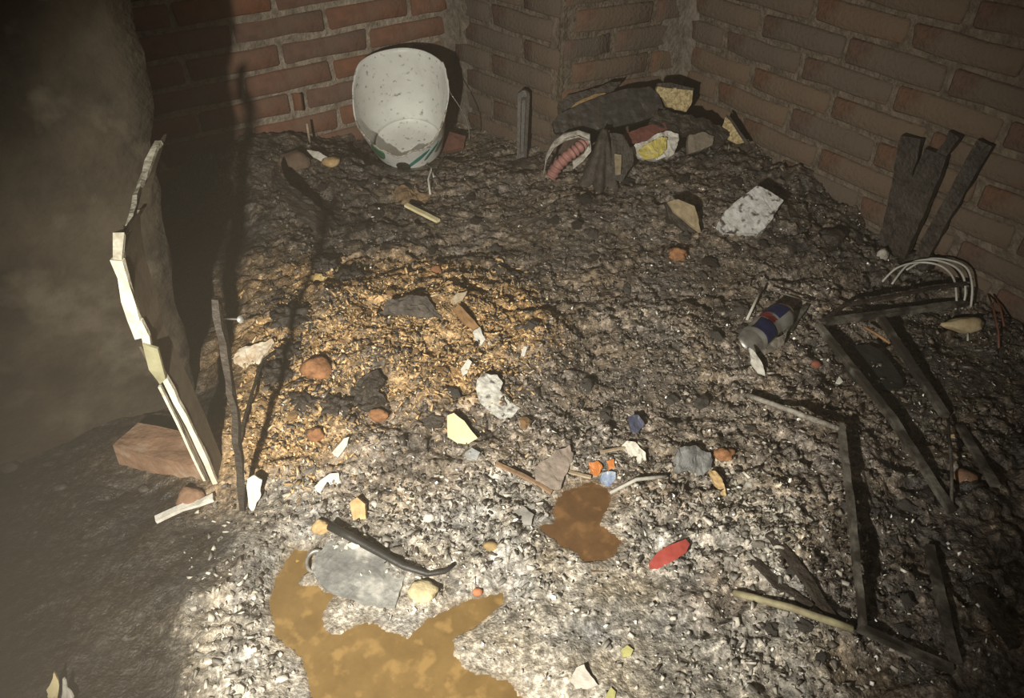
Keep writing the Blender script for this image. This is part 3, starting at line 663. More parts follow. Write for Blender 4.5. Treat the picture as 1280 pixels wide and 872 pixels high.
thing('brown_paper', shard([(490, 240), (505, 232), (522, 236), (541, 244), (532, 256), (512, 254), (494, 252)], (0, -0.5, 0.85), 0.014, 0.002, sub=3, rough=0.009), mat('brown_paper', (0.3, 0.2, 0.11), (0.14, 0.09, 0.05), 0.8, 40, 0.3), 'crumpled brown paper below the bucket', 'paper')
thing('split_stick', bar(line([(508, 261), (548, 280)], [0.01, 0.008]), 0.011, 0.006, jitter=0.002), M_CREAM, 'short split cream stick below the bucket', 'stick')
thing('white_curl', bar(line([(538, 246), (536, 234), (540, 225), (543, 231)], [0.006, 0.02, 0.03, 0.02]), 0.005, round_=6), M_WHITE, 'tiny curled white strip below the bucket', 'strip')
thing('dark_cloth', shard([(345, 205), (360, 230), (395, 255), (430, 285), (440, 300), (418, 300), (380, 275), (350, 245), (338, 215)], (0.3, -0.2, 0.9), 0.016, 0.006, sub=3, rough=0.008), M_CHAR, 'black charred plank lying slantwise below the brown stone', 'plank')

# ------------------------------------------------------------------ charred tool with a round foot
def tool():
    a = G(652, 200); t = empty('charred_spatula', a); tag(t, 'charred spatula handle standing upright against the brick pier', 'spatula')
    r = ray(655, 112); b = CAM + r * ((a[1] + 0.05) / r[1]); v = b - a
    bm = bmesh.new(); n_ = 22; pr = []
    for i in range(n_ + 1):
        k = i / n_; w = 0.0125 + 0.003 * k
        if k > 0.93: w *= math.sqrt(max(0.03, 1 - ((k - 0.93) / 0.075) ** 2))
        c = v * k; gr = -0.0025 if 0.1 < k < 0.9 else 0
        pr.append([bm.verts.new(c + np.array([x_ * w, y_, 0])) for x_, y_ in ((-1, -.004), (-.45, -.0055), (-.3, -.0055 - gr), (.3, -.0055 - gr), (.45, -.0055), (1, -.004), (1, .004), (-1, .004))])
    for a_, b_ in zip(pr, pr[1:]):
        for i in range(8): bm.faces.new((a_[i], a_[(i + 1) % 8], b_[(i + 1) % 8], b_[i]))
    bm.faces.new(pr[0][::-1]); bm.faces.new(pr[-1])
    link('handle', from_bm(bm), mat('charred_plastic', (0.085, 0.07, 0.058), (0.045, 0.037, 0.03), 0.5, 40, 0.4), t)
    bm = bmesh.new(); bmesh.ops.create_icosphere(bm, subdivisions=3, radius=1)
    for q_ in bm.verts: q_.co = Vector((0.008 + q_.co.x * 0.048, -0.028 + q_.co.y * 0.04, -0.004 + q_.co.z * 0.013)) + nvec(q_.co, 3, 1) * 0.006
    link('blade', from_bm(bm, True), M_CHARGREY, t)
tool()

# ------------------------------------------------------------------ burnt boards against the brick pier
def lean(px, py, back): p = G(px, py); p = p + np.array([0, back, 0]); return p
def thick_shard(name, pts, depth_y, n, thick, m, label, cat, rough=0.004, sub=3, group=None, z0=0.0):
    r = ray(*pts[0]); base = CAM + r * (depth_y / r[1])
    return thing(name, shard(pts, n, thick=thick, sub=sub, rough=rough, base=base), m, label, cat, group)
M_CHARWET = mat('char_wet', (0.05, 0.041, 0.032), (0.022, 0.018, 0.014), 0.55, 60, 0.3, 170, 0.45, bdist=0.003)
def big_board():
    t = thick_shard('charred_board', [(690, 153), (700, 142), (730, 128), (775, 112), (812, 108), (824, 118), (830, 140), (800, 152), (760, 160), (720, 165), (695, 166)], 1.80, (0.05, -0.8, 0.6), 0.022, M_CHARWET, 'long black charred board leaning on the brick pier', 'board', 0.002)
    return t
big_board()
def small_board():
    b = thick_shard('charred_lath', [(700, 148), (697, 132), (708, 119), (735, 113), (760, 104), (777, 101), (768, 113), (745, 125), (718, 138)], 1.845, (0.0, -0.85, 0.5), 0.012, M_CHAR, 'short black lath with tan burnt-through face behind the charred board', 'lath', 0.003)
    me = shard([(706, 143), (720, 128), (742, 118), (758, 116), (745, 125), (722, 138)], (0.0, -0.85, 0.5), thick=0.003, sub=2, rough=0.002, base=CAM + ray(700, 148) * (1.836 / ray(700, 148)[1]))
    c = recentre(me); o = link('burnt_face', me, mat('scorched_tan', (0.42, 0.27, 0.11), (0.18, 0.11, 0.05), 0.8, 40, 0.4), b, c - np.array(b.location)); o['label'] = 'scorched tan wood'
small_board()
def chip():
    b = thick_shard('chipboard_offcut', [(822, 107), (836, 109), (866, 112), (865, 128), (858, 139), (836, 136), (829, 124), (820, 116)], 1.865, (0.05, -0.9, 0.42), 0.016, M_TAN, 'square tan chipboard offcut leaning on the bricks above the charred board', 'chipboard', 0.0015, 2)
    me = shard([(822, 104), (838, 103), (868, 110), (866, 113), (836, 110), (821, 108)], (0.05, -0.9, 0.42), thick=0.016, sub=1, rough=0.001, base=CAM + ray(822, 107) * (1.864 / ray(822, 107)[1]))
    c = recentre(me); link('charred_edge', me, M_CHAR, b, c - np.array(b.location))
chip()
thick_shard('burnt_rafter', [(820, 138), (850, 142), (885, 150), (915, 165), (905, 178), (870, 170), (830, 160), (812, 152)], 1.80, (0.1, -0.6, 0.8), 0.02, M_CHAR, 'black charred slab under the chipboard offcut', 'slab', 0.006)
def corner_chip():
    b = thick_shard('chipboard_corner', [(907, 146), (915, 153), (932, 178), (922, 180), (905, 172), (902, 160)], 1.80, (-0.2, -0.85, 0.5), 0.01, M_TAN, 'pointed tan chipboard corner with black edge at the right wall', 'chipboard', 0.001, 2)
    me = shard([(908, 143), (913, 146), (936, 179), (932, 181)], (-0.2, -0.85, 0.5), thick=0.012, sub=1, rough=0.001, base=CAM + ray(907, 146) * (1.798 / ray(907, 146)[1]))
    c = recentre(me); link('charred_edge', me, M_CHAR, b, c - np.array(b.location))
corner_chip()
thick_shard('red_board', [(772, 172), (790, 163), (815, 155), (832, 153), (834, 161), (815, 173), (790, 180), (774, 182)], 1.745, (0, -0.6, 0.8), 0.009, mat('red_paint', (0.2, 0.075, 0.055), (0.13, 0.045, 0.035), 0.7, 40, 0.3), 'dull red painted board under the charred board', 'board', 0.002)
def pack():
    b = thick_shard('food_packet', [(786, 186), (800, 178), (822, 168), (838, 163), (848, 168), (846, 186), (836, 196), (815, 201), (800, 197)], 1.72, (0.05, -0.75, 0.65), 0.012, mat('packet_white', (0.66, 0.63, 0.56), (0.36, 0.33, 0.28), 0.5, 60, 0.2), 'crumpled white and yellow printed packet under the red board', 'packet', 0.005)
    y0 = CAM + ray(786, 186) * (1.708 / ray(786, 186)[1])
    me = shard([(797, 188), (810, 180), (826, 170), (834, 172), (832, 188), (822, 197), (806, 199)], (0.05, -0.75, 0.65), thick=0.003, sub=3, rough=0.004, base=y0)
    c = recentre(me); o = link('yellow_print', me, mat('packet_yellow', (0.62, 0.5, 0.07), (0.5, 0.42, 0.2), 0.5, 90, 0.2, c3=(0.3, 0.32, 0.1), c3amt=0.4, c3scale=60), b, c - np.array(b.location)); o['label'] = 'bright yellow print with green flecks'
pack()
thick_shard('beige_offcut', [(861, 169), (878, 165), (893, 170), (890, 181), (875, 188), (860, 192)], 1.745, (0.1, -0.75, 0.65), 0.012, mat('beige', (0.24, 0.2, 0.15), (0.16, 0.13, 0.1), 0.85, 40, 0.3), 'dusty beige offcut right of the yellow packet', 'offcut', 0.002)
def post():
    b = thick_shard('burnt_post', [(763, 166), (778, 168), (790, 188), (792, 205), (778, 226), (766, 224)], 1.70, (-0.1, -0.9, 0.4), 0.016, M_CHAR, 'short black burnt post with a tan core below the packet', 'post', 0.003)
    me = shard([(768, 192), (777, 193), (776, 218), (769, 219)], (-0.1, -0.9, 0.4), thick=0.003, sub=1, rough=0.001, base=CAM + ray(763, 166) * (1.69 / ray(763, 166)[1]))
    c = recentre(me); link('core', me, mat('dull_tan', (0.3, 0.24, 0.15), (0.17, 0.13, 0.08), 0.8, 80, 0.3), b, c - np.array(b.location))
post()
# draped grey rag: a cone of cloth
def rag():
    tip = CAM + ray(757, 163) * (1.715 / ray(757, 163)[1]); bm = bmesh.new(); n_ = 40; R = []
    for j in range(14):
        k = j / 13; ring = []
        for i in range(n_):
            a = math.pi * (0.98 + 1.04 * i / (n_ - 1)); fold = 1 + 0.22 * math.sin(a * 7 + 1) * k
            x = tip[0] - 0.006 * k + math.cos(a) * (0.006 + 0.042 * k) * fold; y = tip[1] + 0.02 + math.sin(a) * (0.012 + 0.075 * k) * fold; g = hz(x, y)
            z = tip[2] * (1 - k) ** 1.25 + (1 - (1 - k) ** 1.25) * (g + 0.002)
            ring.append(bm.verts.new((x, y, max(z, g - 0.003))))
        R.append(ring)
    for a, b in zip(R, R[1:]):
        for i in range(n_ - 1): bm.faces.new((a[i], a[i + 1], b[i + 1], b[i]))
    bmesh.ops.solidify(bm, geom=bm.faces[:], thickness=0.0025)
    thing('ash_covered_rag', from_bm(bm, True), mat('ash_rag', (0.2, 0.17, 0.14), (0.08, 0.066, 0.054), 0.85, 55, 0.5), 'grey ash-covered rag hanging in folds left of the burnt post', 'rag')
rag()
# pink ribbed hose in a torn white wrapper
def hose():
    b = G(690, 226); t = empty('ribbed_hose', b); tag(t, 'pink ribbed hose end in a torn white wrapper under the charred board', 'hose')
    def at_y(px, py, y): r = ray(px, py); return CAM + r * (y / r[1])
    y0 = b[1]; p = [at_y(688, 222, y0 - 0.004), at_y(697, 207, y0 + 0.005), at_y(711, 194, y0 + 0.015), at_y(724, 184, y0 + 0.03), at_y(733, 177, y0 + 0.05)]
    bm = bmesh.new(); prev = None; path = []
    for a_, b_ in zip(p, p[1:]):
        for i in range(24): path.append(a_ + (b_ - a_) * i / 24)
    for i, c in enumerate(path):
        r = 0.0135 + 0.0017 * math.cos(i * 2 * math.pi / 9); dr = norm(path[min(i + 1, len(path) - 1)] - path[max(0, i - 1)]); sx = norm(np.cross(dr, UP)); sy = np.cross(sx, dr)
        ring = [bm.verts.new(c - b + (sx * math.cos(q_) + sy * math.sin(q_)) * r * (1 + 0.1 * mnoise.noise(Vector((i * .3, q_, 0))))) for q_ in np.linspace(0, 2 * math.pi, 14, endpoint=False)]
        if prev:
            for q_ in range(14): bm.faces.new((prev[q_], prev[(q_ + 1) % 14], ring[(q_ + 1) % 14], ring[q_]))
        else: bm.faces.new(ring[::-1])
        prev = ring
    bm.faces.new(prev)
    link('hose', from_bm(bm, True), mat('pink_hose', (0.42, 0.2, 0.17), (0.3, 0.14, 0.12), 0.55, 40, 0.15), t)
    w = [at_y(680, 218, y0 + .01), at_y(684, 200, y0 + .01), at_y(692, 186, y0 + .01), at_y(706, 175, y0 + .01), at_y(722, 170, y0 + .012), at_y(736, 174, y0 + .012), at_y(737, 184, y0 + .0), at_y(729, 196, y0 - .006), at_y(716, 206, y0 - .012)]
    bm = bmesh.new(); prev = None
    for i, c in enumerate(w):
        ring = [bm.verts.new(c - b + np.array(nvec(c, 60, k)) * 0.004 + np.array([0.0, 0.006 * (k - 2), 0.006 * math.sin(k * 1.7 + i * 0.6) + 0.002 * k])) for k in range(5)]
        if prev:
            for k in range(4): bm.faces.new((prev[k], prev[k + 1], ring[k + 1], ring[k]))
        prev = ring
    bmesh.ops.subdivide_edges(bm, edges=bm.edges[:], cuts=1, use_grid_fill=True); bmesh.ops.solidify(bm, geom=bm.faces[:], thickness=0.0015)
    o = link('wrapper', from_bm(bm, True), mat('torn_wrapper', (0.6, 0.56, 0.49), (0.2, 0.17, 0.14), 0.6, 70, 0.3), t); o['label'] = 'torn white wrapper'
hose()
def wedge():
    b = tag(place('burnt_wedge', shard([(835, 252), (848, 249), (868, 257), (872, 270), (876, 289), (862, 280), (842, 264)], (0.1, -0.7, 0.7), 0.022, 0.012, 2, 0.0015), mat('wedge_tan', (0.42, 0.33, 0.2), (0.26, 0.2, 0.12), 0.8, 50, 0.3)), 'tan wooden wedge with blackened underside left of the white foam block', 'wedge')
    me = shard([(832, 253), (842, 266), (862, 283), (872, 292), (858, 290), (836, 272)], (0.1, -0.8, 0.6), 0.014, 0.012, 2, 0.002); c = recentre(me); link('charred_side', me, M_CHAR, b, c - np.array(b.location))
wedge()
thing('foam_block', shard([(897, 279), (905, 266), (924, 248), (946, 232), (960, 237), (979, 250), (972, 262), (966, 272), (958, 284), (948, 291), (925, 291), (905, 289)], (-0.05, -0.55, 0.85), 0.02, 0.022, 3, 0.002), mat('sooty_foam', (0.66, 0.65, 0.62), (0.44, 0.42, 0.39), 0.8, 60, 0.4, 90, c3=(0.07, 0.06, 0.05), c3amt=0.41, c3scale=70), 'large pale grey foam block speckled with soot on the back heap', 'foam block')
thing('orange_stone', lump(847, 322, .038, .03, .03, 3, 0.45, 5.0), M_ORANGE, 'orange brown stone on the back heap below the tan wedge', 'stone')
thing('white_stone', lump(1102, 322, .026, .03, .02, 2, 0.4, 6.0), mat('grey_white', (0.5, 0.46, 0.4), (0.3, 0.27, 0.23), 0.8, 60, 0.4), 'small whitish stone at the foot of the right wall', 'stone')

# ------------------------------------------------------------------ crushed drink can
def can():
    R0 = 0.0265; a = G(938, 436, R0 * 0.8); b = G(975, 405, R0 * 0.85); ax = norm(b - a); L = np.linalg.norm(b - a) + 0.012; c0 = a - ax * 0.006
    sx = norm(np.cross(ax, UP)); sy = np.cross(sx, ax)          # sy points up
    t = empty('drink_can', (a + b) / 2 - UP * R0 * 0.8); base = np.array(t.location); tag(t, 'crushed blue and silver drink can with a red emblem', 'can')
    def pt(z, th, off=0.0):
        prof = 1.0 if 0.06 < z < 0.9 else (0.9 if z <= 0.06 else 0.86 - 0.6 * (z - 0.9))
        r = R0 * prof; dent = 0.16 * math.exp(-((z - 0.55) / 0.16) ** 2) * max(0, math.cos(th - 1.2)) + 0.10 * math.exp(-((z - 0.2) / 0.1) ** 2) * max(0, math.cos(th + 0.6))
        r = r * (1 - dent) + 0.0012 * mnoise.noise(Vector((math.cos(th) * 2, math.sin(th) * 2, z * 9))) + off
        return Vector(c0 + ax * L * z + sx * r * math.sin(th) * 1.0 + sy * r * math.cos(th) * 0.9 - base)
    def tube(z0, z1, t0, t1, off, nz, nt, close=False):
        bm = bmesh.new(); R = []
        for j in range(nz + 1):
            z = z0 + (z1 - z0) * j / nz
            R.append([bm.verts.new(pt(z, t0 + (t1 - t0) * i / nt, off)) for i in range(nt if close else nt + 1)])
        for p_, q_ in zip(R, R[1:]):
            m_ = len(p_)
            for i in range(m_ if close else m_ - 1): bm.faces.new((p_[i], p_[(i + 1) % m_], q_[(i + 1) % m_], q_[i]))
        return bm, R
    silver = mat('can_silver', (0.5, 0.48, 0.44), (0.34, 0.32, 0.29), 0.38, 30, 0.1, metal=0.6)
    blue = mat('can_blue', (0.035, 0.045, 0.16), (0.025, 0.03, 0.1), 0.35, 30, 0.1); red = mat('can_red', (0.5, 0.07, 0.075), (0.36, 0.05, 0.06), 0.4, 60, 0.1)
    bm, R = tube(0.0, 1.0, 0, 2 * math.pi, 0, 26, 32, True); link('body', from_bm(bm, True), silver, t)
    for z, nm in ((1.0, 'lid'), (0.0, 'base')):
        bm = bmesh.new(); ctr = Vector(c0 + ax * L * z - base); rim_ = [pt(z, 2 * math.pi * i / 32) for i in range(32)]
        v1 = [bm.verts.new(p) for p in rim_]; v2 = [bm.verts.new(ctr + (p - ctr) * 0.86 + Vector(ax) * (-0.003 if z else 0.003)) for p in rim_]
        bm.faces.new(v2)
        for i in range(32): bm.faces.new((v1[i], v1[(i + 1) % 32], v2[(i + 1) % 32], v2[i]))
        link(nm, from_bm(bm, True), mat('can_end', (0.3, 0.28, 0.25), (0.12, 0.11, 0.1), 0.4, 40, 0.1, metal=0.7), t)
    def print_(name, z0, z1, t0, t1, m, lab=None, off=0.0006):
        bm, _ = tube(z0, z1, t0, t1, off, 8, 10); bmesh.ops.solidify(bm, geom=bm.faces[:], thickness=0.0004); o = link(name, from_bm(bm, True), m, t)
        if lab: o['label'] = lab
    print_('blue_panel', 0.60, 0.93, -1.5, 0.55, blue, 'dark blue panel'); print_('blue_panel', 0.06, 0.40, -0.45, 1.5, blue, 'dark blue panel')
    print_('blue_panel', 0.06, 0.40, 2.6, 4.2, blue); print_('blue_panel', 0.60, 0.93, 2.2, 3.9, blue)
    print_('emblem', 0.43, 0.57, -0.75, 0.0, red, 'red emblem', 0.0009); print_('emblem', 0.40, 0.53, 0.05, 0.5, red, 'red emblem', 0.0009)
    for k in range(4): print_('emblem_stroke', 0.42 + 0.035 * k, 0.435 + 0.035 * k, -0.2 + 0.08 * k, 0.45 + 0.1 * (k % 2), mat('can_darkred', (0.28, 0.02, 0.03), None, 0.4), None, 0.0012)
can()
thing('grey_rag_scrap', shard([(952, 432), (972, 420), (985, 412), (980, 428), (962, 442), (950, 444)], (0.2, -0.5, 0.8), 0.01, 0.003, 3, 0.004), mat('rag_grey', (0.22, 0.19, 0.155), None, 0.85, 60, 0.3), 'dusty grey scrap tucked under the drink can', 'scrap')
thing('white_shard', shard([(937, 434), (944, 440), (955, 456), (956, 470), (948, 466), (938, 452)], (0.1, -0.6, 0.8), 0.012, 0.003, 2, 0.002), M_WHITE, 'white curved shard just below the drink can', 'shard')
thing('white_straw', bar(line([(932, 406), (950, 370)], [0.012, 0.02]), 0.005, round_=8), mat('straw', (0.62, 0.58, 0.5), (0.5, 0.46, 0.4), 0.6, 30, 0.1), 'thin pale straw left of the drink can', 'straw')
thing('ribbed_strip', bar(line([(985, 420), (996, 402), (1006, 388)], 0.012), 0.010, 0.003, jitter=0.001), M_METAL, 'short dark metal strip right of the drink can', 'strip')
thing('thin_rod', bar(line([(958, 372), (1010, 388)], [0.02, 0.02]), 0.003, round_=6), M_METAL, 'thin dark rod above the drink can', 'rod')
thing('red_pebble', lump(1019, 457, .02, .015, .016, 2, 0.3, 8.0), mat('red_pebble', (0.3, 0.1, 0.06), None, 0.8, 60, 0.3), 'small red brown pebble right of the drink can', 'pebble')
thing('white_triangle', shard([(1044, 478), (1049, 470), (1054, 477), (1050, 480)], None, 0.006, 0.003, 1, 0.001), M_WHITE, 'tiny white triangular chip inside the metal frame side', 'chip')

# ------------------------------------------------------------------ fallen metal frames on the right
def rods(name, label, cat, parts, m):
    base = parts[0][1][0].copy(); base[2] = min(p[2] for _, ps, *_ in parts for p in ps) - 0.003
    t = empty(name, base); tag(t, label, cat)
    for nm, ps, w, th in parts:
        link(nm, bar([p - base for p in ps], w, th, jitter=0.0015), m, t)
    return t
fl = 0.022
tl, tr = G(1018, 417, fl), G(1200, 394, 0.03); bl = G(1186, 646, 0.012); ml, mr = G(1094, 412, 0.03), G(1178, 527, 0.014)
def frame_a():
    t = rods('fallen_metal_grid', 'sooty metal frame with one long cross bar lying below the white cables', 'frame',
         [('side_bar', [tl, G(1110, 535, fl), bl], 0.011, 0.010), ('cross_bar', [tl + [0, 0, .003], tr], 0.012, 0.010), ('side_bar', [ml, mr], 0.013, 0.010)], M_METAL)
    ps = [tl, G(1050, 400, .035), G(1150, 385, .045), G(1198, 378, .045)]
    link('back_rail', bar([p - np.array(t.location) for p in ps], 0.006, 0.006, jitter=0.002), M_CHAR, t)
    return t
frame_a()
thing('black_dish', shard([(1052, 440), (1064, 432), (1085, 430), (1100, 436), (1116, 452), (1128, 470), (1130, 480), (1118, 486), (1098, 486), (1074, 478), (1056, 458)], (0, 0.0, 1), 0.004, 0.006, 3, 0.0008, bend=-0.004), mat('black_dish', (0.035, 0.034, 0.032), (0.02, 0.019, 0.018), 0.4, 40, 0.2), 'oval black dish lying inside the metal frame', 'dish')
thing('orange_twig', bar(line([(1075, 425), (1090, 434), (1106, 445)], 0.03), 0.005, round_=6, jitter=0.001), mat('orange_twig', (0.36, 0.2, 0.09), None, 0.7, 40, 0.2), 'thin orange twig across the black dish', 'twig')
def frame_b():
    k0, k1 = G(1045, 549, 0.03), G(1073, 793, 0.02); r = G(1186, 842, 0.01)
    rods('angle_iron_frame', 'thin upright steel bar and lower rail in the dark right foreground', 'frame',
         [('upright_bar', [k0, G(1057, 650, .028), k1], 0.0075, 0.012), ('lower_rail', [k1 + [-0.004, 0, -.004], r], 0.010, 0.009)], M_METAL)
frame_b()
thing('long_stick', bar(line([(932, 505), (985, 530), (1042, 553)], [0.02, 0.028, 0.03]), 0.0095, round_=8, jitter=0.0015), M_GREYWOOD, 'long pale grey stick above the upright steel bar', 'stick')
thing('green_stick', bar(line([(916, 746), (985, 768), (1062, 795)], [0.01, 0.015, 0.016]), 0.010, round_=8, jitter=0.0012), mat('olive_stick', (0.4, 0.37, 0.22), (0.24, 0.2, 0.12), 0.6, 40, 0.2), 'olive wooden stick meeting the foot of the steel bar', 'stick')
thing('side_rail', bar(line([(1158, 690), (1170, 750), (1190, 835)], [0.014, 0.014, 0.012]), 0.012, 0.008, jitter=0.002), M_METAL, 'dark steel rail lying at the lower right', 'rail')
thing('flat_bar', bar(line([(1196, 540), (1240, 615)], [0.014, 0.014]), 0.014, 0.006, jitter=0.001), M_METAL, 'short flat steel bar in the dark right of the frame', 'bar')
thing('thin_wire_rod', bar(line([(1180, 535), (1184, 600), (1186, 640)], [0.02, 0.02, 0.012]), 0.005, round_=6, jitter=0.001), M_METAL, 'thin black rod near the lower end of the metal frame', 'rod')
thing('flat_bar', bar(line([(1215, 740), (1265, 815)], [0.012, 0.012]), 0.014, 0.008, jitter=0.002), M_CHAR, 'black burnt lath at the far lower right', 'lath')
thing('black_strip', bar(line([(960, 668), (985, 700), (1010, 735), (1040, 780)], [0.004, 0.008, 0.008, 0.006]), 0.012, 0.008, jitter=0.003), M_CHAR, 'curved black strip left of the upright steel bar', 'lath')  # this and the next: black strips along dark diagonal bands in the ash
thing('black_strip', bar(line([(940, 700), (975, 735), (1015, 762)], [0.001, 0.003, 0.003]), 0.010, 0.006, jitter=0.003), M_CHAR, 'short black strip above the olive stick', 'lath')
thing('tan_chip', lump(1193, 546, .018, .008, .01, 2, 0.3, 9.0), M_TANSTONE, 'small tan chip right of the metal frame foot', 'chip')
thing('brick_piece', lump(1205, 598, .035, .02, .03, 2, 0.3, 9.6), M_OLDBRICK, 'dim red brick piece right of the frame foot', 'stone')

# ------------------------------------------------------------------ white cable loops and the bulbous plug
M_CABLE = mat('pale_cable', (0.52, 0.5, 0.45), (0.34, 0.32, 0.28), 0.5, 30, 0.1)
for k, (ps, hs, lab) in enumerate([
   ([(1101, 357), (1116, 350), (1140, 351), (1165, 358), (1182, 371), (1189, 388), (1190, 397)], [.01, .03, .045, .05, .045, .03, .02], 'outer pale cable loop arching above the metal frame'),
   ([(1113, 360), (1128, 349), (1150, 350), (1176, 359), (1192, 370), (1199, 384), (1198, 396)], [.01, .035, .05, .055, .05, .035, .02], 'middle pale cable loop arching above the metal frame'),
   ([(1128, 350), (1150, 347), (1176, 354), (1196, 364), (1206, 378), (1209, 394)], [.025, .045, .055, .055, .04, .02], 'inner pale cable loop ending at the tan plug')]):
    pp = line(ps, hs); q_ = []
    for i in range(len(pp) - 1):
        p0, p1, p2, p3 = pp[max(0, i - 1)], pp[i], pp[i + 1], pp[min(len(pp) - 1, i + 2)]
        for u in np.linspace(0, 1, 7, endpoint=False):
            q_.append(0.5 * ((2 * p1) + (-p0 + p2) * u + (2 * p0 - 5 * p1 + 4 * p2 - p3) * u * u + (-p0 + 3 * p1 - 3 * p2 + p3) * u ** 3))
    q_.append(pp[-1]); thing('cable_loop', bar(q_, 0.0045, round_=7), M_CABLE, lab, 'cable', 'pale cable loops')
def plug():
    b = G(1200, 415); t = empty('melted_plug', b); tag(t, 'tan melted plug at the end of the cable loops', 'plug')
    bm = bmesh.new(); bmesh.ops.create_icosphere(bm, subdivisions=3, radius=1)
    for v in bm.verts:
        k = 1 + 0.25 * mnoise.noise(v.co * 1.8); x = v.co.x; w = 0.55 + 0.45 * sstep(-1, 0.3, x)
        v.co = Vector((x * 0.042 * k, v.co.y * 0.017 * k * w, 0.018 + v.co.z * 0.016 * k * w))
    link('body', from_bm(bm, True), mat('melted_tan', (0.5, 0.42, 0.26), (0.34, 0.25, 0.13), 0.7, 40, 0.3), t)
    link('pin', bar([np.array([0.006, -0.012, 0.01]), np.array([-0.002, -0.034, 0.004])], 0.004, round_=6), M_CABLE, t)
plug()
for k, ps in enumerate([[(1231, 378), (1236, 400), (1243, 425), (1246, 440)], [(1237, 376), (1244, 396), (1250, 418)]]):
    thing('red_wire', bar(line(ps, [.02, .025, .02, .01][:len(ps)]), 0.004, round_=6), mat('red_wire', (0.24, 0.09, 0.05), (0.15, 0.06, 0.035), 0.6, 40, 0.1), ['longer', 'shorter'][k] + ' red brown wire right of the tan plug', 'wire')

# ------------------------------------------------------------------ charred boards leaning on the right wall
def leaner(foot, top, w, th, label, m=M_CHAR, name='leaning_board'):
    a = G(*foot); a[2] -= 0.01; A_ = C2; n = np.array([n3[0], n3[1], 0]); p0 = np.array([A_[0], A_[1], 0]) + n * (th * 0.7 + 0.004)
    b = on_plane(*top, p0, n)
    dist = np.dot(a - p0, n)
    if dist < 0.008: a = a + n * (0.012 - dist)
    thing(name, bar([a, b], w, th, jitter=0.004, up=n), m, label, 'board')
leaner((1123, 305), (1141, 170), 0.042, 0.016, 'wide black charred board leaning leftmost on the right wall')
leaner((1160, 300), (1172, 190), 0.05, 0.018, 'short ragged black board leaning second on the right wall')
leaner((1177, 270), (1196, 167), 0.022, 0.014, 'narrow black lath leaning between the wider boards on the right wall')
leaner((1205, 300), (1233, 178), 0.028, 0.014, 'black charred board leaning rightmost on the right wall')
thing('fallen_brick', shard([(1154, 300), (1168, 282), (1194, 300), (1198, 318), (1186, 326), (1160, 312)], (-0.4, -0.6, 0.7), 0.02, 0.03, 2, 0.003), mat('dim_brick', (0.16, 0.11, 0.08), (0.1, 0.07, 0.05), 0.9, 30, 0.5), 'dim brown broken brick below the leaning boards', 'brick')
thing('fallen_brick', shard([(1225, 320), (1256, 312), (1262, 345), (1240, 352), (1226, 345)], (-0.5, -0.6, 0.6), 0.02, 0.03, 2, 0.003), mat('dim_brick', (0, 0, 0)), 'dim brown broken brick near the right picture edge', 'brick')
for k, (x, y, w) in enumerate([(1190, 262, .07), (1215, 285, .07), (1150, 330, .06), (1040, 300, .05)]):
    thing('char_clump', lump(x, y, w, w * 0.7, w * 0.8, 3, 0.5, 20 + k * 1.3, fs=2.2), M_CHAR, ['black charred clump between the leaning boards', 'black charred clump right of the leaning boards', 'black charred clump below the leftmost leaning board', 'black charred clump left of the leaning boards'][k], 'clump', 'charred clumps at the right wall')

# ------------------------------------------------------------------ pieces on the sawdust and the ash in front
thing('cream_shard', shard([(559, 519), (567, 516), (580, 526), (597, 547), (584, 555), (571, 553), (560, 546)], (0.15, -0.55, 0.8), 0.012, 0.004, 1, 0.0008), M_CREAM, 'cream yellow angular shard at the foot of the sawdust', 'shard')
thing('white_ash_cake', shard([(596, 474), (606, 467), (622, 468), (628, 478), (624, 488), (636, 500), (651, 510), (642, 519), (626, 522), (608, 510), (597, 495), (594, 482)], (0.05, -0.35, 0.9), 0.009, 0.006, 3, 0.003), mat('ash_cake', (0.72, 0.7, 0.64), (0.45, 0.43, 0.38), 0.85, 70, 0.4, c3=(0.1, 0.09, 0.08), c3amt=0.4, c3scale=60), 'round pale grey ash cake right of the cream shard', 'ash cake')
thing('red_plastic_piece', shard([(812, 703), (822, 690), (840, 680), (857, 673), (862, 680), (858, 690), (840, 702), (822, 711), (813, 710)], (0.05, -0.4, 0.9), 0.008, 0.005, 3, 0.001, bend=0.003), mat('red_plastic', (0.4, 0.075, 0.058), (0.3, 0.055, 0.045), 0.35, 40, 0.1), 'oval red plastic piece lying on the grey ash', 'plastic piece')
def wrapper():
    b = G(752, 600); t = empty('printed_wrapper', b); tag(t, 'crumpled orange and blue printed wrapper above the small puddle', 'wrapper')
    for nm, pts, m, lab in (('orange_panel', [(736, 578), (748, 574), (752, 584), (746, 594), (738, 592)], mat('wrap_orange', (0.55, 0.2, 0.05), (0.4, 0.13, 0.03), 0.4, 40, 0.1), 'orange print'),
                       ('orange_panel', [(758, 576), (766, 573), (768, 584), (760, 588)], mat('wrap_orange', (0, 0, 0)), 'orange print'),
                       ('blue_panel', [(751, 590), (760, 588), (769, 590), (769, 600), (762, 608), (751, 604)], mat('wrap_blue', (0.12, 0.2, 0.38), (0.35, 0.38, 0.42), 0.4, 90, 0.1), 'blue print with white marks')):
        me = shard(pts, (0.1, -0.7, 0.7), 0.012, 0.002, 2, 0.003); c = recentre(me); o = link(nm, me, m, t, c - b); o['label'] = lab
wrapper()
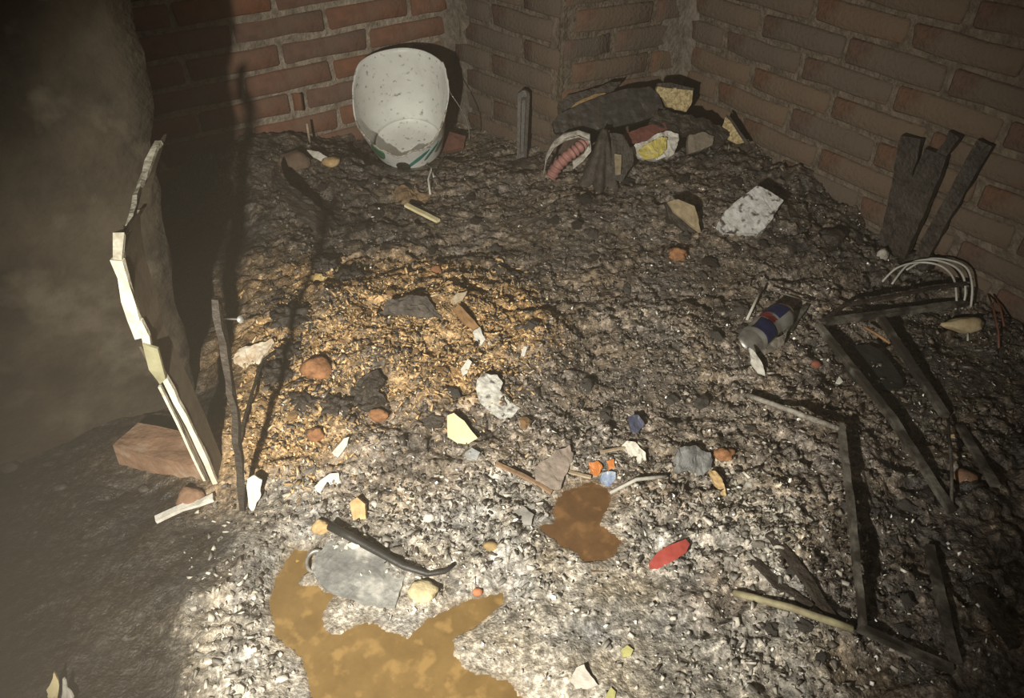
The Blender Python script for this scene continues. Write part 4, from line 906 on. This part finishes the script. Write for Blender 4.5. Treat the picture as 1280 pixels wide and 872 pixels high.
thing('porous_stone', shard([(778, 556), (784, 550), (795, 552), (806, 566), (808, 576), (798, 579), (788, 570)], (0.1, -0.6, 0.8), 0.012, 0.008, 3, 0.002), mat('porous', (0.8, 0.76, 0.67), (0.6, 0.55, 0.46), 0.8, 60, 0.4, c3=(0.1, 0.08, 0.06), c3amt=0.41, c3scale=70), 'white porous chip with dark holes above the small puddle', 'chip')
thing('slate_rag', shard([(838, 575), (850, 562), (868, 556), (884, 566), (892, 584), (880, 592), (855, 592), (838, 590)], (0.0, -0.6, 0.8), 0.018, 0.006, 3, 0.006, bend=0.01), mat('slate', (0.2, 0.2, 0.19), (0.1, 0.1, 0.1), 0.6, 50, 0.4), 'slate grey crumpled rag right of the white porous chip', 'rag')
thing('orange_chip', lump(904, 570, .030, .018, .02, 3, 0.4, 30.0), M_ORANGE, 'orange clay chip right of the slate grey rag', 'chip')
thing('blue_scrap', shard([(785, 520), (798, 518), (806, 530), (796, 542), (788, 540)], (0.1, -0.7, 0.7), 0.012, 0.004, 2, 0.002), mat('navy', (0.07, 0.08, 0.14), (0.03, 0.03, 0.04), 0.5, 50, 0.2), 'dark blue black scrap above the white porous chip', 'scrap')
thing('grey_stick', bar(line([(762, 620), (795, 606), (832, 600)], [0.008, 0.012, 0.008]), 0.006, round_=6, jitter=0.0015), mat('ashy_stick', (0.5, 0.48, 0.42), (0.3, 0.28, 0.24), 0.7, 60, 0.2), 'pale grey stick right of the small puddle', 'stick')
thing('brown_stick', bar(line([(620, 584), (655, 602), (690, 620)], [0.008, 0.012, 0.008]), 0.006, 0.004, jitter=0.0015), mat('brown_stick', (0.34, 0.22, 0.13), (0.2, 0.12, 0.07), 0.7, 60, 0.2), 'thin brown stick left of the small puddle', 'stick')
thing('tan_straw', bar(line([(711, 594), (738, 601)], 0.008), 0.005, 0.003), M_PALEWOOD, 'short tan sliver at the top of the small puddle', 'sliver')
thing('tan_straw', bar(line([(750, 572), (780, 566)], 0.012), 0.004, 0.003), M_PALEWOOD, 'short tan sliver above the orange and blue wrapper', 'sliver')
thing('tan_crumb', shard([(886, 588), (898, 592), (905, 606), (908, 618), (900, 616), (892, 602)], None, 0.012, 0.006, 3, 0.004), M_TANSTONE, 'yellow tan fibre scrap below the orange clay chip', 'scrap')
thing('white_bone', shard([(393, 608), (400, 600), (412, 592), (423, 590), (425, 599), (414, 606), (408, 604), (400, 616), (396, 614)], (0, -0.5, 0.85), 0.01, 0.005, 2, 0.001), M_WHITE, 'bone-shaped white chip at the foot of the sawdust', 'chip')
thing('white_chip', shard([(414, 566), (430, 548), (437, 546), (434, 556), (422, 572)], (0, -0.6, 0.8), 0.01, 0.004, 2, 0.001), mat('greenish', (0.62, 0.64, 0.58), None, 0.7, 40, 0.2), 'pale greenish chip on the lower sawdust', 'chip')
thing('white_chip', shard([(592, 414), (600, 408), (607, 424), (600, 432), (594, 426)], (0.1, -0.6, 0.8), 0.01, 0.005, 2, 0.002), M_WHITE, 'white flake in the middle of the sawdust', 'flake')
thing('white_chip', shard([(651, 444), (655, 432), (660, 433), (655, 446)], (0.1, -0.6, 0.8), 0.01, 0.003, 1, 0.001), M_WHITE, 'narrow white flake on the right slope of the sawdust', 'flake')
thing('white_chip', shard([(576, 462), (585, 448), (590, 452), (584, 466), (578, 470)], (0.1, -0.6, 0.8), 0.008, 0.003, 1, 0.001), M_WHITE, 'white sliver above the pale grey ash cake', 'flake')
thing('yellow_flower', lump(398, 349, .026, .018, .018, 3, 0.6, 33.0, fs=2.5), mat('yellowish', (0.66, 0.56, 0.28), (0.45, 0.3, 0.1), 0.8, 70, 0.3), 'pale yellow crumb on top of the sawdust heap', 'crumb')
thing('clay_lump', lump(396, 464, .046, .034, .04, 3, 0.4, 34.0), M_ORANGE, 'large orange clay lump on the left sawdust', 'lump')
thing('clay_lump', lump(545, 340, .024, .02, .018, 2, 0.3, 35.0), M_ORANGE, 'small orange clay lump on top of the sawdust', 'lump')
thing('clay_lump', lump(396, 548, .026, .03, .02, 3, 0.3, 36.0), M_ORANGE, 'upright orange clay lump on the lower left sawdust', 'lump')
thing('clay_lump', lump(473, 522, .03, .022, .02, 3, 0.4, 37.0), M_ORANGE, 'dark orange clay lump below the black rag', 'lump')
thing('wood_slab', shard([(566, 386), (573, 380), (590, 398), (600, 408), (592, 412), (578, 402)], (0.2, -0.6, 0.8), 0.012, 0.006, 2, 0.002), mat('brown_wood', (0.34, 0.19, 0.08), (0.2, 0.11, 0.05), 0.8, 50, 0.3), 'brown wood splinter near the top of the sawdust', 'splinter')
thing('wood_slab', shard([(563, 375), (572, 366), (584, 363), (578, 374), (568, 380)], (-0.1, -0.6, 0.8), 0.012, 0.005, 2, 0.002), M_PALEWOOD, 'pale curled wood shaving at the top of the sawdust', 'shaving')
thing('black_rag', shard([(474, 392), (486, 376), (510, 370), (530, 372), (545, 384), (553, 398), (530, 398), (500, 396)], (0, -0.5, 0.85), 0.018, 0.005, 3, 0.006, bend=0.008), mat('rag_dark', (0.13, 0.11, 0.09), (0.05, 0.042, 0.036), 0.8, 50, 0.5), 'dark folded rag on top of the sawdust', 'rag')
thing('black_rag', shard([(440, 490), (452, 470), (470, 462), (482, 474), (476, 492), (488, 506), (470, 516), (448, 516), (438, 504)], (0, -0.5, 0.85), 0.014, 0.006, 3, 0.008), M_CHAR, 'black burnt rag in the middle of the sawdust', 'rag')
thing('char_piece', shard([(525, 525), (540, 519), (556, 522), (552, 533), (530, 536)], (0, -0.5, 0.85), 0.008, 0.006, 2, 0.002), M_CHAR, 'small flat black piece left of the cream shard', 'char piece')
for k, (x, y, w) in enumerate([(365, 395, .07), (440, 345, .06), (345, 465, .06), (420, 505, .05), (380, 500, .045), (360, 440, .05), (405, 330, .05), (610, 545, .03)]):
    thing('char_lump', lump(x, y, w * 0.9, w * 0.5, w * 0.8, 4, 0.75, 40 + 1.7 * k, fs=2.6, sink=0.55), M_CHAR, ['large charcoal lump on the upper left sawdust', 'charcoal lump behind the top of the sawdust', 'charcoal lump beside the white and tan scrap', 'charcoal lump left of the black burnt rag', 'charcoal lump below the large orange clay lump', 'charcoal lump above the large orange clay lump', 'charcoal lump behind the pale yellow crumb', 'charcoal lump right of the cream shard'][k], 'charcoal', 'charcoal lumps in the sawdust')

# ------------------------------------------------------------------ foreground
thing('slate_slab', shard([(396, 690), (412, 676), (430, 672), (470, 692), (505, 716), (502, 732), (493, 758), (470, 755), (440, 747), (415, 738), (398, 725), (388, 710)], (0.02, -0.12, 1), 0.006, 0.008, 3, 0.0025), mat('slate_slab', (0.26, 0.26, 0.24), (0.13, 0.13, 0.125), 0.5, 25, 0.4, 120, c3=(0.42, 0.4, 0.36), c3amt=0.38, c3scale=40), 'flat bluish grey slab at the edge of the large puddle', 'slab')
thing('black_cable', bar([*line([(414, 665), (440, 680), (475, 698), (505, 714), (535, 722), (556, 718), (568, 708)], [.014, .016, .014, .012, .009, .007, .006])], 0.0105, round_=10, taper=(1.25, 0.55)), mat('rubber', (0.03, 0.028, 0.026), None, 0.5, 40, 0.2), 'black tapering cable lying across the grey slab', 'cable')
thing('white_chip', shard([(432, 680), (444, 676), (450, 682), (440, 686)], None, 0.014, 0.003, 1, 0.001), M_WHITE, 'small white chip against the black cable', 'chip')
def torus_ring():
    p = G(396, 706, 0.004); bm = bmesh.new(); R = []
    for i in range(28):
        a = 2 * math.pi * i / 28; c = np.array([math.cos(a) * 0.0125, math.sin(a) * 0.013, 0.004 + 0.006 * math.sin(a)]); o = np.array([math.cos(a), math.sin(a), 0])
        R.append([bm.verts.new(p + c + o * 0.0028 * math.cos(b) + UP * 0.0035 * math.sin(b)) for b in np.linspace(0, 2 * math.pi, 8, endpoint=False)])
    for i in range(28):
        a, b = R[i], R[(i + 1) % 28]
        for k in range(8): bm.faces.new((a[k], a[(k + 1) % 8], b[(k + 1) % 8], b[k]))
    thing('metal_ring', from_bm(bm, True), mat('ring', (0.36, 0.34, 0.3), (0.16, 0.15, 0.13), 0.4, 50, 0.1, metal=0.4), 'small grey ring at the top of the large puddle', 'ring')
torus_ring()
thing('round_stone', lump(529, 741, .037, .018, .034, 3, 0.25, 50.0, sink=0.2), mat('pale_biscuit', (0.62, 0.53, 0.32), (0.4, 0.32, 0.18), 0.85, 70, 0.4), 'round biscuit-coloured stone right of the grey slab', 'stone')
thing('tan_block', shard([(437, 628), (446, 621), (456, 630), (458, 648), (442, 650)], (0, -0.7, 0.7), 0.012, 0.012, 2, 0.001), M_TANSTONE, 'upright yellow tan block above the black cable', 'block')
thing('tan_pebble', lump(402, 661, .026, .02, .02, 3, 0.35, 51.0), M_TANSTONE, 'yellow tan pebble left of the black cable end', 'pebble')
thing('orange_pebble', lump(597, 741, .014, .012, .012, 2, 0.3, 52.0), mat('orange_peb', (0.55, 0.22, 0.1), None, 0.7, 60, 0.2), 'small orange pebble at the right tip of the large puddle', 'pebble')
thing('ochre_pebble', lump(614, 684, .022, .014, .014, 2, 0.3, 53.0), mat('ochre', (0.38, 0.26, 0.11), None, 0.7, 60, 0.2), 'ochre pebble in the pale ash left of the small puddle', 'pebble')
thing('orange_pebble', lump(373, 705, .018, .01, .012, 2, 0.3, 54.0, sink=0.1), mat('amber', (0.5, 0.3, 0.08), None, 0.5, 60, 0.2), 'amber pebble at the top of the large puddle', 'pebble')
thing('white_pebble', lump(536, 648, .016, .014, .014, 2, 0.3, 55.0), M_WHITE, 'small white pebble in the pale ash', 'pebble')
thing('grey_flake', shard([(640, 640), (655, 632), (668, 642), (664, 656), (648, 654)], None, 0.006, 0.003, 2, 0.002), mat('grey_flake', (0.34, 0.32, 0.29), None, 0.7, 40, 0.2), 'smooth grey flake left of the small puddle', 'flake')
thing('grey_flake', shard([(580, 566), (590, 560), (600, 566), (596, 574), (584, 574)], None, 0.006, 0.003, 2, 0.002), mat('blue_grey_flake', (0.45, 0.46, 0.45), None, 0.7, 40, 0.2), 'bluish grey flake below the cream shard', 'flake')
thing('mud_island', lump(724, 667, .012, .012, .01, 2, 0.3, 56.0, sink=0.2), mat('grey_flake', (0, 0, 0)), 'small grey pebble standing in the small puddle', 'pebble')
thing('grey_cluster', lump(741, 627, .022, .014, .02, 3, 0.6, 57.0, sink=0.2, fs=3), M_CHARGREY, 'dark grey clod in the upper part of the small puddle', 'clod')
thing('pale_board', shard([(668, 585), (690, 566), (712, 556), (718, 570), (706, 592), (700, 612), (684, 610), (672, 604)], (0.1, -0.45, 0.85), 0.014, 0.008, 3, 0.003), mat('ashy_pink', (0.3, 0.24, 0.2), (0.19, 0.155, 0.125), 0.85, 50, 0.4), 'ash-dusted pinkish slab above the small puddle', 'slab')

thing('yellow_flake', shard([(776, 812), (784, 806), (792, 812), (788, 820), (779, 821)], None, 0.004, 0.002, 2, 0.001), mat('lime', (0.55, 0.52, 0.2), None, 0.7, 40, 0.2), 'small yellow flake on the grey ash near the bottom', 'flake')
thing('lime_flake', shard([(757, 868), (764, 858), (770, 864), (768, 876), (758, 878)], None, 0.004, 0.002, 2, 0.001), mat('lime', (0, 0, 0)), 'lime yellow flake at the bottom picture edge', 'flake')
thing('white_crust', shard([(712, 850), (720, 834), (730, 830), (735, 840), (748, 856), (735, 862), (718, 860)], None, 0.004, 0.004, 3, 0.002), mat('crust', (0.6, 0.56, 0.49), (0.45, 0.41, 0.35), 0.8, 40, 0.3), 'flat whitish plaster crust near the bottom picture edge', 'crust')

# ------------------------------------------------------------------ loose clods spread over the ash, each one a thing
def spots(n, region, mind, seed):
    r = random.Random(seed); out = []; tries = 0
    while len(out) < n and tries < 5000:
        tries += 1; x, y = r.uniform(region[0], region[2]), r.uniform(region[1], region[3])
        if all((x - a) ** 2 + (y - b) ** 2 > mind ** 2 for a, b in out): out.append((x, y))
    return out
def dry(p): 
    i, j = min(max(int((p[0] - GX0) / GS), 0), NX - 1), min(max(int((p[1] - GY0) / GS), 0), NY - 1); return abs(X[j, i] - p[0]) < 0.01 and abs(Y[j, i] - p[1]) < 0.01 and inside[j, i] and sd1[j, i] > 0.01 and sd2[j, i] > 0.01
protos = {}
def clods(n, region, mind, seed, sizes, m, name, label, cat, group, flat=0.6):
    r = random.Random(seed)
    for x, y in spots(n, region, mind, seed):
        p = G(x, y)
        if not dry(p): continue
        k = r.randrange(5)
        if (name, k) not in protos:
            bm = bmesh.new(); bmesh.ops.create_icosphere(bm, subdivisions=2, radius=0.5)
            for v in bm.verts:
                f = 1 + 0.75 * mnoise.noise(v.co * 4.2 + Vector((k * 3.3, seed, 0))) + 0.3 * mnoise.noise(v.co * 9 + Vector((k, 0, seed))); v.co = Vector((v.co.x * f, v.co.y * f * 0.75, v.co.z * f * flat + 0.12))
            me = from_bm(bm); me.materials.append(m); protos[(name, k)] = me
        o = bpy.data.objects.new(name, protos[(name, k)]); COL.objects.link(o); s_ = r.uniform(*sizes)
        o.location = p; o.scale = (s_, s_, s_); o.rotation_euler = (r.uniform(-.4, .4), r.uniform(-.4, .4), r.uniform(0, 6.28)); tag(o, label, cat, group)
clods(26, (560, 250, 1000, 540), 26, 3, (0.014, 0.032), M_CHARGREY, 'char_clod', 'dark grey char clod lying on the middle of the heap', 'clod', 'char clods on the heap')
clods(18, (380, 560, 960, 700), 24, 5, (0.010, 0.024), mat('ash_clod', (0.3, 0.27, 0.225), (0.12, 0.1, 0.085), 0.8, 60, 0.5), 'ash_clod', 'grey ash clod in the pale ash of the foreground', 'clod', 'ash clods in front')
clods(16, (940, 560, 1180, 840), 28, 6, (0.012, 0.028), M_CHARGREY, 'wet_clod', 'dark wet clod among the fallen bars on the right', 'clod', 'wet clods on the right')
clods(14, (350, 220, 620, 320), 24, 8, (0.014, 0.03), M_CHAR, 'black_clod', 'black cinder below the bucket', 'cinder', 'cinders below the bucket')
clods(18, (690, 215, 1080, 340), 24, 9, (0.014, 0.034), M_CHAR, 'cinder', 'black cinder on the heap along the right wall', 'cinder', 'cinders along the right wall')
clods(14, (310, 350, 660, 540), 30, 12, (0.012, 0.024), mat('saw_clod', (0.36, 0.22, 0.1), (0.16, 0.09, 0.04), 0.85, 60, 0.5), 'sawdust_clod', 'caked brown sawdust clod on the sawdust heap', 'clod', 'caked sawdust clods')

# ------------------------------------------------------------------ uncountable crumbs: chips, flakes and ash, joined per kind
def crumbs(name, n, region, size, m, label, cat, aspect=(1, .5, .2), seed=0, keep=None, lift=0.001, tilt=0.7, mask=None):
    g = np.random.default_rng(seed); xs = g.uniform(region[0], region[2], n); ys = g.uniform(region[1], region[3], n); base = []
    for x, y in zip(xs, ys):
        if keep is not None and g.random() > keep(x, y): continue
        r = ray(x, y); t = (CAMH - 0.03) / -r[2]
        for _ in range(5):
            p = CAM + r * t; t = (CAMH - hz(p[0], p[1])) / -r[2]
        p = CAM + r * t
        if dry(p): base.append((p[0], p[1], hz(p[0], p[1]) + lift))
    base = np.array(base); n = len(base)
    cube = np.array([[-1, -1, -1], [1, -1, -1], [1, 1, -1], [-1, 1, -1], [-1, -1, 1], [1, -1, 1], [1, 1, 1], [-1, 1, 1]]) * 0.5
    quad = np.array([[3, 2, 1, 0], [4, 5, 6, 7], [0, 1, 5, 4], [1, 2, 6, 5], [2, 3, 7, 6], [3, 0, 4, 7]])
    s = size[0] + (size[1] - size[0]) * g.random((n, 1, 1)) ** 2; asp = np.array(aspect) * (0.6 + 0.8 * g.random((n, 1, 3)))
    v = (cube[None] + g.uniform(-.22, .22, (n, 8, 3))) * s * asp
    a = g.uniform(0, 2 * math.pi, n); b = g.normal(0, tilt, n); c = g.normal(0, tilt, n)
    def rot(ax, th):
        M = np.zeros((n, 3, 3)); i, j = [(1, 2), (0, 2), (0, 1)][ax]; M[:, ax, ax] = 1; M[:, i, i] = M[:, j, j] = np.cos(th); M[:, i, j] = -np.sin(th); M[:, j, i] = np.sin(th); return M
    Rm = rot(2, a) @ rot(0, b) @ rot(1, c); v = np.einsum('nij,nkj->nki', Rm, v) + base[:, None]
    q_ = (quad[None] + 8 * np.arange(n)[:, None, None]).reshape(-1, 4); me = grid_mesh(name, v.reshape(-1, 3), q_)
    mc = me.color_attributes.new('tone', 'FLOAT_COLOR', 'POINT'); tone = np.repeat(0.35 + 1.1 * g.random(n) ** 1.6, 8); mc.data.foreach_set('color', np.stack([tone, tone, tone, np.ones_like(tone)], -1).astype(np.float32).ravel())
    o = link(name, me, m); tag(o, label, cat, kind='stuff'); return o
def m_tone(name, c, rough=0.7, spec=0.4):
    m = bpy.data.materials.new(name); m.use_nodes = True; N = m.node_tree.nodes; b = N['Principled BSDF']
    at = N.new('ShaderNodeVertexColor'); at.layer_name = 'tone'; mu = N.new('ShaderNodeMixRGB'); mu.blend_type = 'MULTIPLY'; mu.inputs[0].default_value = 1; mu.inputs[2].default_value = (*c, 1)
    m.node_tree.links.new(at.outputs['Color'], mu.inputs[1]); m.node_tree.links.new(mu.outputs[0], b.inputs['Base Color']); b.inputs['Roughness'].default_value = rough; b.inputs['Specular IOR Level'].default_value = spec; return m
def blob(*cs):
    def f(x, y): return max(0.0, min(1.0, sum(w * math.exp(-((x - a) / sx) ** 2 - ((y - b) / sy) ** 2) for a, b, sx, sy, w in cs)))
    return f
saw = blob((540, 410, 95, 70, 1.2), (400, 440, 70, 70, 0.75), (360, 540, 55, 60, 0.8), (620, 420, 45, 55, 0.7), (450, 360, 60, 30, .5))
crumbs('sawdust_chips', 15000, (280, 325, 720, 640), (0.003, 0.0115), m_tone('sawdust_chip', (0.57, 0.38, 0.185)), 'loose tan sawdust and wood chips heaped left of centre', 'sawdust', (1, .4, .22), 1, saw)
crumbs('pale_chips', 2600, (280, 325, 720, 640), (0.003, 0.012), m_tone('pale_chip', (0.74, 0.58, 0.36)), 'pale wood slivers mixed into the sawdust', 'wood slivers', (1, .3, .2), 2, saw)
crumbs('char_crumbs', 7000, (330, 180, 1280, 560), (0.003, 0.012), m_tone('char_crumb', (0.13, 0.105, 0.082), 0.45, 0.55), 'black char crumbs strewn over the back heap', 'char crumbs', (1, .6, .35), 3)
crumbs('ash_flakes', 5500, (600, 320, 1100, 640), (0.0025, 0.0095), m_tone('ash_flake', (0.3, 0.26, 0.21), 0.4, 0.6), 'grey brown ash flakes over the middle of the heap', 'ash flakes', (1, .6, .2), 4, blob((800, 440, 170, 110, .9), (720, 560, 160, 60, .8), (960, 470, 70, 90, .6)))
crumbs('ash_grit', 9000, (230, 560, 1150, 900), (0.002, 0.010), m_tone('ash_grit_pale', (0.45, 0.415, 0.355), 0.6, 0.4), 'pale ash grit covering the foreground', 'ash grit', (1, .6, .35), 5, blob((560, 650, 170, 70, .9), (850, 640, 130, 70, .7), (960, 680, 90, 90, .7), (300, 800, 60, 90, .8), (940, 830, 120, 50, .7), (640, 740, 40, 40, .6)))
crumbs('dark_grit', 9000, (230, 560, 1200, 900), (0.002, 0.009), m_tone('dark_grit', (0.10, 0.083, 0.066), 0.5, 0.5), 'dark cinder grit among the pale ash', 'cinder grit', (1, .6, .4), 6, blob((500, 630, 190, 60, .9), (850, 610, 160, 80, .8), (1050, 680, 110, 120, .9), (340, 720, 60, 60, .5)))
crumbs('glint_flakes', 1500, (350, 220, 1250, 860), (0.002, 0.006), m_tone('glint', (0.85, 0.82, 0.74), 0.25, 0.7), 'tiny white flakes imitating wet glints over the whole heap', 'white flakes', (1, .6, .2), 7, lift=0.003)  # bright flake colour stands in for glints on the wet ash
